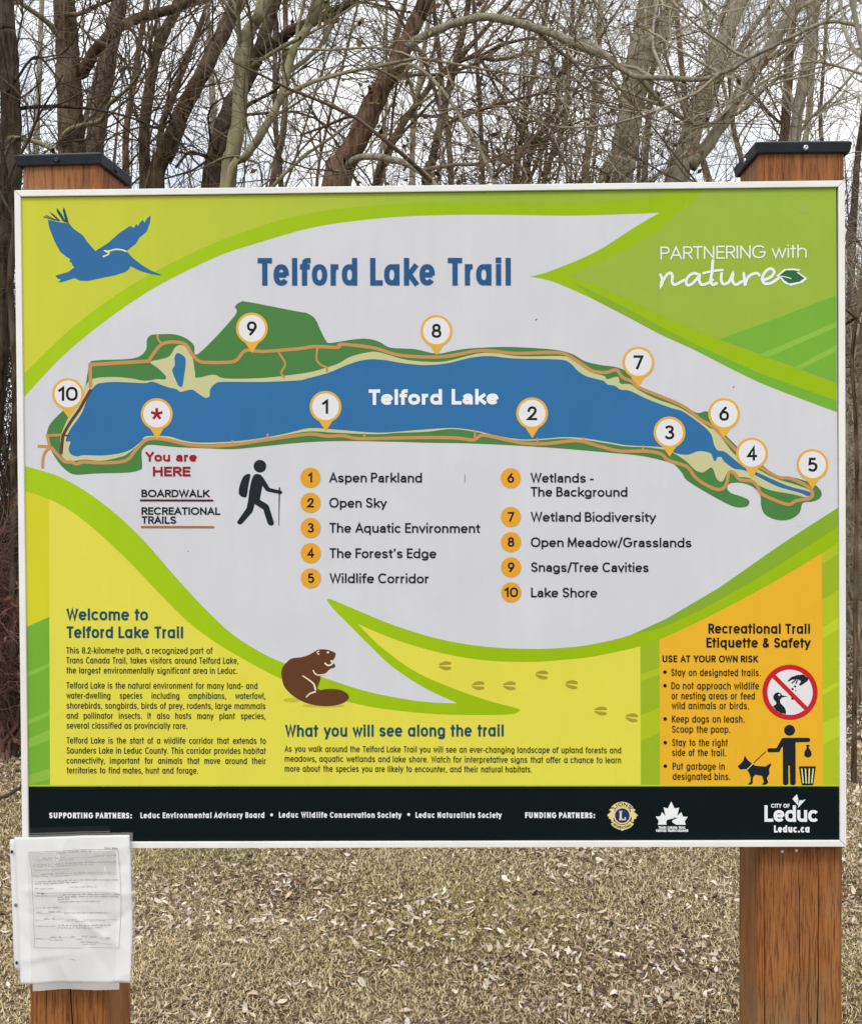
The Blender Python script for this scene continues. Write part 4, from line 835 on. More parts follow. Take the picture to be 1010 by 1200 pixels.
line('at', 202, 214, 660, 2.0, .34); line('Leduc, AB', 266, 338, 652, 2.1, .44, M_INKB); line('name of place where work is located', 416, 700, 668, 1.9, .3, M_INKL)
line('in front of lot numbers', 202, 342, 706, 2.0, .34); line('at the end of Range Road 250 at Township road in the', 374, 738, 700, 2.2, .46, M_INKB, 4); line('lot at the end of each named place number', 362, 675, 718, 1.9, .34, M_INKP)
line('Posted at', 204, 262, 800, 2.0, .34); line('Leduc, AB', 312, 386, 788, 2.1, .42, M_INKB); line('this', 466, 486, 784, 2.1, .4, M_INKB); line('day of', 536, 570, 782, 2.1, .42, M_INKB); line('month', 596, 640, 788, 2.0, .36); line('20', 710, 740, 794, 2.2, .44, M_INKB)
line('city, province', 300, 402, 808, 1.9, .32, M_INKL); line('date', 500, 536, 802, 1.9, .32, M_INKL); line('Leduc County Trails', 530, 656, 826, 2.0, .42, M_INKB, 4); line('name of owner', 546, 640, 842, 1.9, .32)
for x0, x1, y, dy in ((186, 258, 204, -2), (415, 636, 196, -6), (186, 250, 320, -2), (412, 480, 312, -2), (262, 785, 452, 0), (245, 296, 604, -1), (382, 748, 600, 4), (216, 264, 658, -1), (340, 800, 650, 6), (262, 312, 796, -3), (386, 466, 786, 0), (640, 760, 790, 10), (656, 757, 832, 4)):
    a, b = q([(x0, y), (x1, y+dy)]); A = Art(0, NPX); A.stroke(dense([a, b], 6), .3); A.build('notice_rule', M_INKL, paper)
# binding strip of the sleeve with three punched holes, along the left edge
def strip_p(a, y):
    x0 = 10.6+(y-989)/149*6.6; x1 = 17.2+max(0, (y-981))/171*7.4 + (1.4*math.sin((y-981)/50) if y > 981 else 0); p = at_plane(x0+(x1-x0)*a, y, NY+.0008); p.y = NY+.0016-.0012*math.sin(y/28.0)-.0008*a; return p
ys = [984+(1138-984)*j/26 for j in range(27)]
V = [strip_p(i/4, max(y, 989) if i == 0 else y) for y in ys for i in range(5)]; F = [(j*5+i, j*5+i+1, j*5+i+6, j*5+i+5) for j in range(26) for i in range(4)]
so = link('binding_strip', V, F, M_STRIP, notice, True); md = so.modifiers.new('thickness', 'SOLIDIFY'); md.thickness = .0004; md.offset = 1
for x, y in ((14.4, 998.4), (19.0, 1061), (20.2, 1128.5)):
    c = at_plane(x, y, NY); V = [(c.x+.0026*math.cos(2*math.pi*i/16), NY-.0016, c.z+.0031*math.sin(2*math.pi*i/16)) for i in range(16)]
    link('punched_hole', V, [tuple(range(16))], M_HOLE, notice)
V = []
A = Art(0, NPX); A.stroke(q([(448, 950), (470, 944), (495, 956)]), .5); A.build('staple', M_INKP, paper)

# ------------------------------------------------------------------ THE GROUND: lawn, dead grass, leaf litter
def ground_mat():
    m = bpy.data.materials.new('dry_ground'); m.use_nodes = True; n = m.node_tree.nodes; lk = m.node_tree.links.new; b = n['Principled BSDF']
    t = n.new('ShaderNodeTexCoord')
    def nz(s, d):
        x = n.new('ShaderNodeTexNoise'); x.inputs['Scale'].default_value = s; x.inputs['Detail'].default_value = d; lk(t.outputs['Object'], x.inputs['Vector']); return x
    a, c = nz(1.1, 4), nz(38, 6)
    r1 = n.new('ShaderNodeValToRGB'); e = r1.color_ramp.elements
    e[0].position = .32; e[0].color = (.022, .016, .010, 1); e[1].position = .72; e[1].color = (.30, .24, .14, 1)
    k = e.new(.5); k.color = (.10, .075, .043, 1)
    ad = n.new('ShaderNodeMath'); ad.operation = 'MULTIPLY_ADD'; ad.inputs[1].default_value = .35; h = n.new('ShaderNodeMath'); h.operation = 'MULTIPLY'; h.inputs[1].default_value = .65
    lk(c.outputs['Fac'], h.inputs[0]); lk(a.outputs['Fac'], ad.inputs[0]); lk(h.outputs[0], ad.inputs[2]); lk(ad.outputs[0], r1.inputs['Fac']); lk(r1.outputs['Color'], b.inputs['Base Color'])
    bp = n.new('ShaderNodeBump'); bp.inputs['Strength'].default_value = .8; bp.inputs['Distance'].default_value = .02; lk(c.outputs['Fac'], bp.inputs['Height']); lk(bp.outputs['Normal'], b.inputs['Normal'])
    b.inputs['Roughness'].default_value = .95; b.inputs['Specular IOR Level'].default_value = .1; return m
def gz(x, y): return .03*math.sin(x*.9+.4)*math.sin(y*.55)+.012*math.sin(x*3.1+1)*math.sin(y*2.7) if np.isscalar(x) else .03*np.sin(x*.9+.4)*np.sin(y*.55)+.012*np.sin(x*3.1+1)*np.sin(y*2.7)
xs = np.concatenate([np.linspace(-400, -20, 12), np.linspace(-18, 18, 121), np.linspace(20, 400, 12)]); ysg = np.concatenate([np.linspace(-60, -4, 12), np.linspace(-3.5, 26, 100), np.linspace(28, 800, 14)])
GX, GY = np.meshgrid(xs, ysg); GZ = gz(GX, GY)*((np.abs(GX) < 19) & (GY < 27) & (GY > -4)); Vg = np.stack([GX, GY, GZ], -1).reshape(-1, 3); nx_ = len(xs)
ii, jj = np.meshgrid(np.arange(nx_-1), np.arange(len(ysg)-1)); ii = ii.ravel(); jj = jj.ravel(); Fg = np.stack([jj*nx_+ii, jj*nx_+ii+1, (jj+1)*nx_+ii+1, (jj+1)*nx_+ii], -1)
tag(link_np('ground', Vg, Fg, ground_mat()), kind='structure')

def tint_mat(name, rough=.85, trans=0.0, spec=.15):
    m = bpy.data.materials.new(name); m.use_nodes = True; n = m.node_tree.nodes; b = n['Principled BSDF']
    a = n.new('ShaderNodeAttribute'); a.attribute_name = 'tint'; m.node_tree.links.new(a.outputs['Color'], b.inputs['Base Color'])
    b.inputs['Roughness'].default_value = rough; b.inputs['Specular IOR Level'].default_value = spec
    return m
def lawn_xy(n, y0, y1, pw=1.0, xm=1.25):
    """random spots on the lawn in the wedge the camera looks over, plus a margin each side"""
    y = y0+(y1-y0)*RNG.random(n)**pw; half = (y-CAM.y)*505/FPX*xm+.4; x = CAM.x+(RNG.random(n)*2-1)*half; return x, y
def patch(x, y, s, seed):
    r = np.random.default_rng(seed); a = np.zeros_like(x)
    for k in range(7): kx, ky, ph = r.normal(0, s), r.normal(0, s), r.random()*6.28; a += np.sin(kx*x+ky*y+ph)
    return a/2.6
# dead and greening grass: every blade a bent two-step sliver
def blades(n, y0, y1, pw, hgt, wid):
    x, y = lawn_xy(n, y0, y1, pw); z0 = gz(x, y); pt = patch(x, y, 2.2, 5); g = (pt+RNG.normal(0, .8, n)) > 1.55
    keep = patch(x, y, 3.4, 8)+RNG.normal(0, .6, n) > -1.2; x, y, z0, g = x[keep], y[keep], z0[keep], g[keep]; n = len(x)
    a = RNG.random(n)*6.283; h = hgt*(.5+RNG.random(n)); lean = .3+RNG.random(n)*1.5; w = wid*(.6+.8*RNG.random(n))
    dx, dy = np.cos(a), np.sin(a); px, py = -dy, dx; V = np.empty((n, 6, 3))
    for k, (t, ww) in enumerate(((0, 1), (.5, .85), (1, .15))):
        cx = x+dx*h*lean*t*t; cy = y+dy*h*lean*t*t; cz = z0+.002+h*(t-.38*t*t*np.minimum(lean, 1.9))
        V[:, 2*k] = np.stack([cx-px*w*ww, cy-py*w*ww, cz], -1); V[:, 2*k+1] = np.stack([cx+px*w*ww, cy+py*w*ww, cz], -1)
    base = np.arange(n)[:, None]*6; F = np.concatenate([base+np.array([0, 1, 3, 2]), base+np.array([2, 3, 5, 4])], 1).reshape(-1, 4)
    dry = np.array([.67, .51, .265]); pale = np.array([.88, .75, .48]); grn = np.array([.42, .39, .12]); brn = np.array([.25, .175, .085])
    t = RNG.random((n, 1)); c = dry*(1-t)+pale*t; k = RNG.random(n) < .22; c[k] = brn; c[g] = grn*(.8+.5*RNG.random((g.sum(), 1))); c *= (.75+.5*RNG.random((n, 1)))
    return V.reshape(-1, 3), F, np.repeat(c, 2, 0)
parts_ = [blades(330000, 1.4, 5.4, .9, .0150, .00095), blades(80000, 5.0, 13, .8, .026, .0032), blades(12000, -.6, 1.4, 1, .024, .002)]
Vs, Fs, Cs = [], [], []; off = 0
for v, f, c in parts_: Vs.append(v); Fs.append(f+off); Cs.append(c); off += len(v)
tag(link_np('grass', np.concatenate(Vs), np.concatenate(Fs), tint_mat('dry_grass'), None, False, np.concatenate(Cs)), 'short dry straw coloured grass of the lawn behind the sign', 'grass', kind='stuff')
# fallen leaves: narrow curled blades, grey-pink, straw and dark brown
def leaves(n, y0, y1, pw, size, up=.010):
    x, y = lawn_xy(n, y0, y1, pw, 1.3); d = patch(x, y, 2.6, 21)+.6*patch(x, y, 7, 31)+RNG.normal(0, .6, n) > -.1; x, y = x[d], y[d]; n = len(x)
    z0 = gz(x, y)+up*(.4+1.4*RNG.random(n)); a = RNG.random(n)*6.283; tilt = RNG.normal(0, .42, n); roll = RNG.normal(0, .55, n); Ln = size*(.5+RNG.random(n)**1.5); W = Ln*(.10+.14*RNG.random(n)); curl = RNG.normal(.2, .9, n); cup = RNG.normal(.35, .5, n)
    ts = np.array([0, .25, .5, .78, 1]); wd = np.array([.12, .85, 1, .6, .04]); V = np.empty((n, 15, 3))
    for k in range(5):
        u = (ts[k]-.5)*Ln; wk = W*wd[k]; zc = curl*Ln*((ts[k]-.5)**2)
        for j, s in enumerate((-1, 0, 1)):
            lx, ly, lz = u, s*wk, zc+abs(s)*wk*cup
            y1_, z1_ = ly*np.cos(roll)-lz*np.sin(roll), ly*np.sin(roll)+lz*np.cos(roll); x2, z2_ = lx*np.cos(tilt)-z1_*np.sin(tilt), lx*np.sin(tilt)+z1_*np.cos(tilt)
            V[:, 3*k+j] = np.stack([x+x2*np.cos(a)-y1_*np.sin(a), y+x2*np.sin(a)+y1_*np.cos(a), np.maximum(z0+z2_, gz(x, y)+.002)], -1)
    q8 = np.array([[3*k+j, 3*k+j+1, 3*k+j+4, 3*k+j+3] for k in range(4) for j in range(2)]); F = (np.arange(n)[:, None, None]*15+q8).reshape(-1, 4)
    pal = np.array([[.60, .52, .42], [.70, .63, .53], [.48, .38, .28], [.40, .30, .22], [.20, .13, .085], [.11, .07, .048], [.56, .44, .27], [.79, .73, .65]])
    c = pal[RNG.choice(8, n, p=[.19, .14, .17, .13, .14, .10, .07, .06])]*(.8+.4*RNG.random((n, 1))); return V.reshape(-1, 3), F, np.repeat(c, 8, 0)
Vs, Fs, Cs = [], [], []; off = 0
for v, f, c in (leaves(34000, 1.4, 5.2, .9, .031, .008), leaves(22000, 5.0, 12, .85, .045, .016), leaves(26000, 8.5, 24, .9, .085, .03)): Vs.append(v); Fs.append(f+off); Cs.append(c); off += len(v)
tag(link_np('leaf_litter', np.concatenate(Vs), np.concatenate(Fs), tint_mat('fallen_leaf', .7, 0, .25), None, True, np.concatenate(Cs)), 'curled pale and brown fallen leaves scattered over the lawn', 'leaves', kind='stuff')

# ------------------------------------------------------------------ THE WOOD
def bark(name, c0, c1, c2, scale=1.0):
    """furrowed bark: dark furrows running up the stem, greyer ridges, a little algae green"""
    m = bpy.data.materials.new(name); m.use_nodes = True; n = m.node_tree.nodes; lk = m.node_tree.links.new; b = n['Principled BSDF']
    t = n.new('ShaderNodeTexCoord'); oi = n.new('ShaderNodeObjectInfo')
    mp = n.new('ShaderNodeMapping'); mp.inputs['Scale'].default_value = (1, 1, .16); lk(t.outputs['Object'], mp.inputs['Vector'])
    f = n.new('ShaderNodeTexNoise'); f.inputs['Scale'].default_value = 42*scale; f.inputs['Detail'].default_value = 5; f.inputs['Roughness'].default_value = .62; f.inputs['Distortion'].default_value = .6; lk(mp.outputs['Vector'], f.inputs['Vector'])
    p = n.new('ShaderNodeTexNoise'); p.inputs['Scale'].default_value = 3.2; p.inputs['Detail'].default_value = 4; lk(t.outputs['Object'], p.inputs['Vector'])
    r = n.new('ShaderNodeValToRGB'); e = r.color_ramp.elements; e[0].position = .36; e[0].color = (*c0, 1); e[1].position = .66; e[1].color = (*c1, 1); lk(f.outputs['Fac'], r.inputs['Fac'])
    pr = n.new('ShaderNodeValToRGB'); pr.color_ramp.elements[0].position = .48; pr.color_ramp.elements[1].position = .68; pr.color_ramp.elements[1].color = (.75, .75, .75, 1); lk(p.outputs['Fac'], pr.inputs['Fac'])
    mx = n.new('ShaderNodeMix'); mx.data_type = 'RGBA'; mx.inputs[7].default_value = (*c2, 1); lk(pr.outputs['Color'], mx.inputs['Factor']); lk(r.outputs['Color'], mx.inputs[6]); lk(mx.outputs[2], b.inputs['Base Color'])
    bp = n.new('ShaderNodeBump'); bp.inputs['Strength'].default_value = .9; bp.inputs['Distance'].default_value = .012; lk(f.outputs['Fac'], bp.inputs['Height']); lk(bp.outputs['Normal'], b.inputs['Normal'])
    b.inputs['Roughness'].default_value = .9; b.inputs['Specular IOR Level'].default_value = .12; return m
BARK = {'brown': bark('brown_bark', (.022, .015, .010), (.165, .108, .068), (.21, .175, .115)), 'dark': bark('dark_bark', (.014, .010, .007), (.105, .075, .05), (.15, .125, .08)),
        'grey': bark('grey_bark', (.17, .15, .11), (.39, .35, .265), (.29, .28, .17), .6), 'olive': bark('olive_bark', (.14, .125, .075), (.34, .31, .19), (.28, .275, .14), .6),
        'red': bark('red_brown_bark', (.045, .026, .016), (.235, .15, .10), (.21, .16, .105))}
TW = {'rust': mat('rust_twig', (.15, .085, .062), .85, .15, .35, 3), 'brown': mat('brown_twig', (.13, .095, .066), .85, .15, .35, 3), 'dark': mat('dark_twig', (.085, .063, .045), .85, .15, .35, 3), 'grey': mat('grey_twig', (.38, .335, .25), .8, .2, .35, 3), 'olive': mat('olive_twig', (.25, .22, .13), .8, .2, .35, 3), 'red': mat('reddish_twig', (.17, .125, .09), .85, .15, .35, 3)}

class Tubes:
    def __init__(s): s.V = []; s.F = []; s.n = 0
    def add(s, P, R, sides):
        """P (N,k,3) centre lines, R (N,k) radii"""
        P = np.asarray(P, float); R = np.asarray(R, float); N, k, _ = P.shape
        T = np.gradient(P, axis=1); T /= np.linalg.norm(T, axis=2, keepdims=True)+1e-9
        ref = np.zeros((N, 1, 3)); m = np.abs(T[:, :, 2]).mean(1) > .8; ref[m, :, 0] = 1; ref[~m, :, 2] = 1
        A = np.cross(T, ref); A /= np.linalg.norm(A, axis=2, keepdims=True)+1e-9; B = np.cross(T, A)
        a = np.arange(sides)*2*np.pi/sides
        V = P[:, :, None, :]+R[:, :, None, None]*(np.cos(a)[None, None, :, None]*A[:, :, None, :]+np.sin(a)[None, None, :, None]*B[:, :, None, :])
        j = np.arange(k-1)[:, None]; i = np.arange(sides)[None, :]; f = np.stack([j*sides+i, j*sides+(i+1) % sides, (j+1)*sides+(i+1) % sides, (j+1)*sides+i], -1).reshape(-1, 4)
        F = (np.arange(N)[:, None, None]*k*sides+f[None]).reshape(-1, 4)+s.n
        s.V.append(V.reshape(-1, 3)); s.F.append(F); s.n += N*k*sides; return s
    def build(s, name, m, parent, smooth=True):
        return link_np(name, np.concatenate(s.V), np.concatenate(s.F), m, parent, smooth)
def resample(pts, rad, n, rough=0.0, seed=0):
    c = np.array(catmull(pts, 8, False)); t = np.linspace(0, 1, len(c)); q = np.linspace(0, 1, n)
    P = np.stack([np.interp(q, t, c[:, k]) for k in range(3)], 1); R = np.interp(q, np.linspace(0, 1, len(rad)), rad)
    if rough:
        r = np.random.default_rng(seed); P += r.normal(0, 1, P.shape)*R[:, None]*rough; R = R*(1+r.normal(0, .05, n))
    return P, R
def proj_np(P):
    d = P-np.array(CAM); r, dn, f = np.array(r_), np.array(d_), np.array(f_); z = np.maximum(d@f, .01)
    return PCX+FPX*(d@r)/z, PCY+FPX*(d@dn)/z, d@f
def visible(P, m=120):
    x, y, z = proj_np(P); hid = (x > 70) & (x < 940) & (y > 262) & (y < 960)
    return (x > -m) & (x < 1010+m) & (y > -m) & (z > 2.5) & ~hid
def sprout(Pp, Rp, n, length, rng, up=.35, ang=.9, k=6, wob=.16, r0=None, tmin=.15, droop=0.0, rmin=.0016, taper=.35):
    """n offshoots from random spots along parent lines Pp (N,kp,3) -> (n,k,3), (n,k)"""
    N, kp, _ = Pp.shape; i = rng.integers(0, N, n); t = tmin+(1-tmin)*rng.random(n); u = t*(kp-1); a = np.minimum(u.astype(int), kp-2); fr = (u-a)[:, None]
    s = Pp[i, a]*(1-fr)+Pp[i, a+1]*fr; tan = Pp[i, a+1]-Pp[i, a]; tan /= np.linalg.norm(tan, axis=1, keepdims=True)+1e-9
    rv = rng.normal(0, 1, (n, 3)); rv -= (rv*tan).sum(1, keepdims=True)*tan; rv /= np.linalg.norm(rv, axis=1, keepdims=True)+1e-9
    th = ang*(.55+.7*rng.random(n))[:, None]; d = tan*np.cos(th)+rv*np.sin(th); d[:, 2] += up; d /= np.linalg.norm(d, axis=1, keepdims=True)
    L_ = length*(.45+1.0*rng.random(n)); st = (L_/(k-1))[:, None]; P = np.empty((n, k, 3)); P[:, 0] = s
    bend = rng.normal(0, wob, (n, 3))
    for q_ in range(1, k):
        d = d+bend*.6+rng.normal(0, wob, (n, 3)); d[:, 2] += up*.12-droop*q_/k; d /= np.linalg.norm(d, axis=1, keepdims=True); P[:, q_] = P[:, q_-1]+d*st
    pr = (Rp[i, a]*(1-fr[:, 0])+Rp[i, a+1]*fr[:, 0]); r = np.minimum(pr*.75, L_*.014) if r0 is None else np.minimum(pr*.8, r0*(.6+.8*rng.random(n)))
    R = np.maximum(r[:, None]*np.linspace(1, taper, k)[None], rmin); return P, R
def twigs(root, off, stems, kind, seed, n1, n2, n3, l1=1.5, l2=.75, l3=.32, up=.3, thick=1.0, droop=.1, keepall=False):
    """branches (level 1) as one part, the fine twigs as another, grown from the given stems [(P,R),...]"""
    rng = np.random.default_rng(seed); k = 24
    Ps = np.stack([np.stack([np.interp(np.linspace(0, 1, k), np.linspace(0, 1, len(P)), P[:, c]) for c in range(3)], 1) for P, R in stems]); Rs = np.stack([np.interp(np.linspace(0, 1, k), np.linspace(0, 1, len(R)), R) for P, R in stems])
    b1 = Tubes(); b2 = Tubes()
    P1, R1 = sprout(Ps, Rs, n1, l1, rng, up, .95, 9, .13, (.0125 if thick < 1.2 else .009)*thick, .2, droop*.4)
    if not keepall: w = visible(P1[:, 4], 260); P1, R1 = P1[w], R1[w]
    if len(P1) == 0: return
    b1.add(P1, R1, 5)
    P2, R2 = sprout(P1, R1, n2, l2, rng, up*.6, .85, 7, .17, .0046*thick, .12, droop)
    if not keepall: w = visible(P2[:, 3], 150); P2, R2 = P2[w], R2[w]
    if len(P2):
        b2.add(P2, R2, 4)
        P3, R3 = sprout(P2, R2, n3, l3, rng, up*.4, .75, 5, .2, .0027*thick, .1, droop, .0013)
        if not keepall: w = visible(P3[:, 2], 60); P3, R3 = P3[w], R3[w]
        if len(P3): b2.add(P3, R3, 3)
    for b_, nm in ((b1, 'branches'), (b2, 'twigs')):
        if b_.n:
            b_.V = [v-off for v in b_.V]; b_.build(nm, TW[kind], root, nm == 'branches')

def tree(label, kind, pts, depth, wpx, limbs=(), seed=0, n=(26, 260, 900), cat='tree', name='bare_tree', group=None, base=None, top=3.0, depth1=None, l=(1.5, .75, .34), up=.3, droop=.1, thick=1.0, rough=.05):
    """pts: the stem as seen in the photo, bottom to top; it is carried down to the ground and on above the frame.
    depth: metres from the camera at the bottom, depth1 at the top; wpx: stem widths (bottom, top) in photo pixels"""
    depth1 = depth if depth1 is None else depth1; N = len(pts)
    W = [at_depth(x, y, depth+(depth1-depth)*i/max(N-1, 1)) for i, (x, y) in enumerate(pts)]
    rr = [(wpx[0]+(wpx[1]-wpx[0])*i/max(N-1, 1))*(depth+(depth1-depth)*i/max(N-1, 1))/FPX/2 for i in range(N)]
    d0 = W[0]-W[1]; slope = Vector((d0.x, d0.y, 0))/max(abs(d0.z), .05)
    g0 = Vector((W[0].x+slope.x*W[0].z*.42, W[0].y+slope.y*W[0].z*.42, 0)) if base is None else Vector((*at_depth(base, 600, depth)[:2], 0))
    mid = g0.lerp(W[0], .55)+Vector((slope.x*-.05, 0, 0)); low = [g0+Vector((0, 0, -.15)), g0+Vector((0, 0, .12)), mid]; lr = [rr[0]*1.55, rr[0]*1.32, rr[0]*1.12]
    d1 = (W[-1]-W[-2]).normalized(); tip = [W[-1]+d1*top*.5+Vector((0, 0, top*.08)), W[-1]+d1*top*.9+Vector((0, 0, top*.3))] if top else []
    P, R = resample(low+W+tip, lr+rr+([rr[-1]*.6, rr[-1]*.2] if top else []), 46, rough, seed)
    root = thing(name, label, cat, (g0.x, g0.y, 0), group); off = np.array([g0.x, g0.y, 0])
    t = Tubes().add(P[None], R[None], 12); t.V[-1] = t.V[-1]-off; t.build('trunk', BARK[kind], root)
    stems = [(P, R)]
    for li, (lp, w0, w1, dz, *lk_) in enumerate(limbs):
        nl = len(lp); Wl = [at_depth(x, y, depth+(depth1-depth)*.5+dz*i/(nl-1)) for i, (x, y) in enumerate(lp)]
        # root the limb in the nearest point of the stem
        c = np.linalg.norm(P-np.array(Wl[0]), axis=1).argmin(); 
        if np.linalg.norm(P[c]-np.array(Wl[0])) < .8: Wl = [Vector(P[c])]+Wl
        Pl, Rl = resample(Wl, [w0*depth/FPX/2, (w0+w1)*.5*depth/FPX/2, w1*depth/FPX/2], 34, rough*1.2, seed+li+50); tl_ = Tubes().add(Pl[None], Rl[None], 8); tl_.V[-1] = tl_.V[-1]-off; tl_.build('limb', BARK[lk_[0] if lk_ else kind], root); stems.append((Pl, Rl))
    twigs(root, off, stems, kind, seed+9, max(6, n[0]//2), int(n[1]*DENS), int(n[2]*DENS), *l, up, thick, droop)
    return root
DENS = .30
tree('dark thick trunk at the left edge of the wood, cut by the picture\'s edge', 'dark', [(11, 226), (13, 170), (12, 110), (8, 40), (6, 0)], 8.0, (26, 20), [([(0, 160), (30, 163), (48, 168), (62, 175)], 7, 5, -.4, 'olive'), ([(5, 128), (60, 124), (120, 129), (168, 142)], 6, 2.4, .3), ([(2, 120), (22, 88), (44, 66), (72, 96), (100, 120)], 4, 2, -.6)], 1, (30, 330, 1300), base=-48)
tree('second dark trunk just left of the left post, splitting white gaps of sky', 'dark', [(16, 560), (18, 450), (12, 330), (17, 270), (14, 240), (2, 180), (-14, 120)], 7.4, (8, 6), [], 2, (10, 120, 420), base=12)
tree('furrowed brown trunk rising straight above the left post cap', 'brown', [(84, 190), (84, 172), (81, 100), (79, 50), (75, 0)], 9.5, (34, 25), [([(97, 84), (108, 64), (121, 48), (145, 29), (180, 16), (209, 8), (232, -10)], 15, 10, -.5), ([(68, 172), (81, 152), (98, 146), (118, 141), (128, 122), (137, 114), (155, 98), (169, 76)], 7, 2.6, -1.6, 'olive'), ([(78, 60), (60, 30), (40, 14), (14, -4)], 8, 5, -.4, 'olive'), ([(72, 15), (92, 16), (118, 4), (140, -6)], 6, 4, -.8)], 3, (34, 380, 1500))
tree('brown trunk leaning slightly right between left post and the pelican', 'brown', [(106, 205), (112, 160), (120, 115), (128, 70), (137, 20), (142, 0)], 11, (23, 15), [], 4, (26, 300, 1000))
tree('slim upright dark trunk above the pelican\'s wing', 'brown', [(170, 225), (170, 190), (169, 150), (176, 100), (183, 64), (196, 30), (208, 0)], 10, (14, 12), [([(178, 70), (176, 52), (184, 22)], 5, 3, -.3)], 5, (24, 280, 900))
tree('brown trunk leaning far right above the left end of the sign', 'brown', [(180, 222), (196, 178), (215, 128), (232, 96), (243, 74), (258, 44), (269, 20), (280, -6)], 9, (21, 16), [([(212, 134), (190, 146), (178, 149), (160, 140)], 5, 2.4, -.3)], 6, (26, 300, 1000))
tree('dark crooked trunk leaning right, left of the sign\'s title', 'dark', [(249, 222), (255, 180), (263, 145), (274, 118), (286, 98), (296, 78), (305, 56), (315, 24), (324, 0)], 10.5, (26, 12), [([(300, 70), (312, 54), (330, 44), (350, 31), (384, 17), (420, -2)], 14, 10, -.4), ([(268, 140), (292, 122), (318, 108), (332, 96)], 6, 3, -.5), ([(258, 178), (240, 182), (222, 178), (206, 196)], 5, 3, -.3)], 7, (30, 340, 1200))
tree('smooth grey-green trunk bending right, in front of the dark crooked one', 'olive', [(266, 222), (273, 180), (279, 141), (282, 100), (283, 67), (288, 46), (296, 28), (313, 0)], 7.6, (19, 15), [([(283, 60), (280, 36), (279, 12), (280, -4)], 7, 5, -.2), ([(291, 78), (312, 66), (332, 54), (352, 44)], 6, 4, -.6)], 8, (24, 300, 1000))
tree('thin smooth olive stem curving up right beside the grey-green trunk', 'olive', [(266, 218), (284, 188), (303, 162), (320, 132), (332, 106), (341, 66), (352, 44), (366, 22), (375, 0)], 7.2, (9, 10), [], 9, (18, 220, 760))
tree('large red-brown trunk leaning right above the word Lake', 'red', [(391, 222), (402, 192), (417, 165), (430, 138), (441, 114), (454, 90), (466, 74), (473, 58), (482, 34), (492, 13), (500, -6)], 7.4, (30, 17),
     [([(462, 74), (475, 58), (486, 48), (498, 41), (515, 33), (532, 27), (550, 22), (570, 19), (593, 23), (626, 32), (650, 40), (674, 50), (700, 62)], 11, 9, -.3, 'grey'), ([(455, 86), (466, 78), (478, 75), (492, 80), (506, 92), (525, 114), (542, 141), (559, 168), (572, 195), (584, 222)], 4.5, 4.5, -.7, 'grey'), ([(402, 197), (414, 188), (428, 183), (451, 185), (478, 192), (496, 203), (512, 220)], 9, 7, -.6, 'grey'), ([(438, 122), (424, 134), (404, 138), (380, 148), (352, 158)], 5, 3, .4), ([(404, 196), (390, 200), (382, 190), (386, 186)], 3, 2, -.4, 'grey')], 10, (36, 420, 1600), l=(1.3, .7, .32))
tree('slender brown stem right of the big red-brown trunk, leaning right', 'brown', [(440, 222), (452, 190), (460, 165), (482, 130), (500, 106), (522, 82), (545, 60)], 10.5, (10, 6), [], 11, (22, 280, 900))
tree('straight slim brown stem under the high arching limb', 'brown', [(498, 222), (506, 190), (512, 162), (521, 125), (529, 91), (536, 62), (542, 40), (549, 0)], 9.2, (10, 7), [([(534, 74), (556, 66), (580, 70), (606, 65), (630, 58), (660, 48)], 6, 3, -.2), ([(516, 150), (540, 136), (566, 128), (600, 118), (640, 108)], 5, 2.5, -.5)], 12, (26, 330, 1200))
tree('thin dark stem curving up right above the map pin number eight', 'brown', [(616, 218), (618, 196), (624, 170), (640, 146), (652, 126), (657, 96), (664, 66), (674, 36), (684, -6)], 9.6, (7.5, 5), [([(626, 168), (608, 186), (590, 196)], 4, 2, -.4)], 13, (24, 300, 1050))
tree('pale grey broad trunk right of centre, forking at the top', 'grey', [(726, 222), (730, 190), (734, 162), (739, 130), (742, 101), (748, 70), (752, 46), (761, 0)], 9, (32, 26), [([(750, 88), (757, 66), (766, 48), (776, 28), (790, -6)], 17, 14, .2)], 14, (28, 330, 1150))
tree('pale grey trunk leaning right, second from the right post', 'grey', [(790, 222), (802, 182), (815, 141), (824, 116), (832, 91), (840, 66), (849, 42), (870, -4)], 9.6, (27, 18), [([(824, 120), (838, 96), (858, 70), (884, 30), (905, 0)], 9, 6, .4)], 15, (26, 320, 1150))
tree('smooth grey stem leaning strongly right behind the right post', 'grey', [(790, 220), (808, 196), (832, 165), (852, 135), (870, 104), (890, 74), (908, 46), (922, 24), (940, -6)], 7.8, (16, 13), [([(868, 110), (852, 128), (830, 147), (806, 141), (782, 126), (762, 105), (746, 88), (728, 82)], 5, 6, -.3), ([(850, 138), (872, 128), (900, 100), (930, 80)], 5, 2.6, -.4), ([(892, 72), (915, 62), (944, 40), (980, 14), (1012, -4)], 5, 3, -.4)], 16, (30, 380, 1500), l=(1.2, .7, .32))
tree('pale limb-like stem sweeping across from the upper right above the green corner', 'grey', [(1040, 300), (1030, 150), (1012, 60), (1000, 10)], 6.8, (9, 6), [([(1008, 30), (975, 24), (949, 32), (906, 54), (880, 66), (858, 80), (845, 85), (821, 93), (788, 91), (751, 90), (738, 86), (722, 76), (704, 59), (686, 50), (660, 42)], 4.5, 7.5, .6), ([(1020, 90), (985, 78), (955, 72), (930, 76), (900, 92), (880, 104), (860, 116)], 3.5, 2, .1)], 17, (26, 340, 1400), base=1040, l=(1.1, .65, .32))
tree('straight grey trunk directly above the right post', 'grey', [(928, 200), (931, 160), (937, 118), (945, 72), (952, 30), (957, 0)], 10.5, (15, 11), [], 18, (24, 320, 1100))
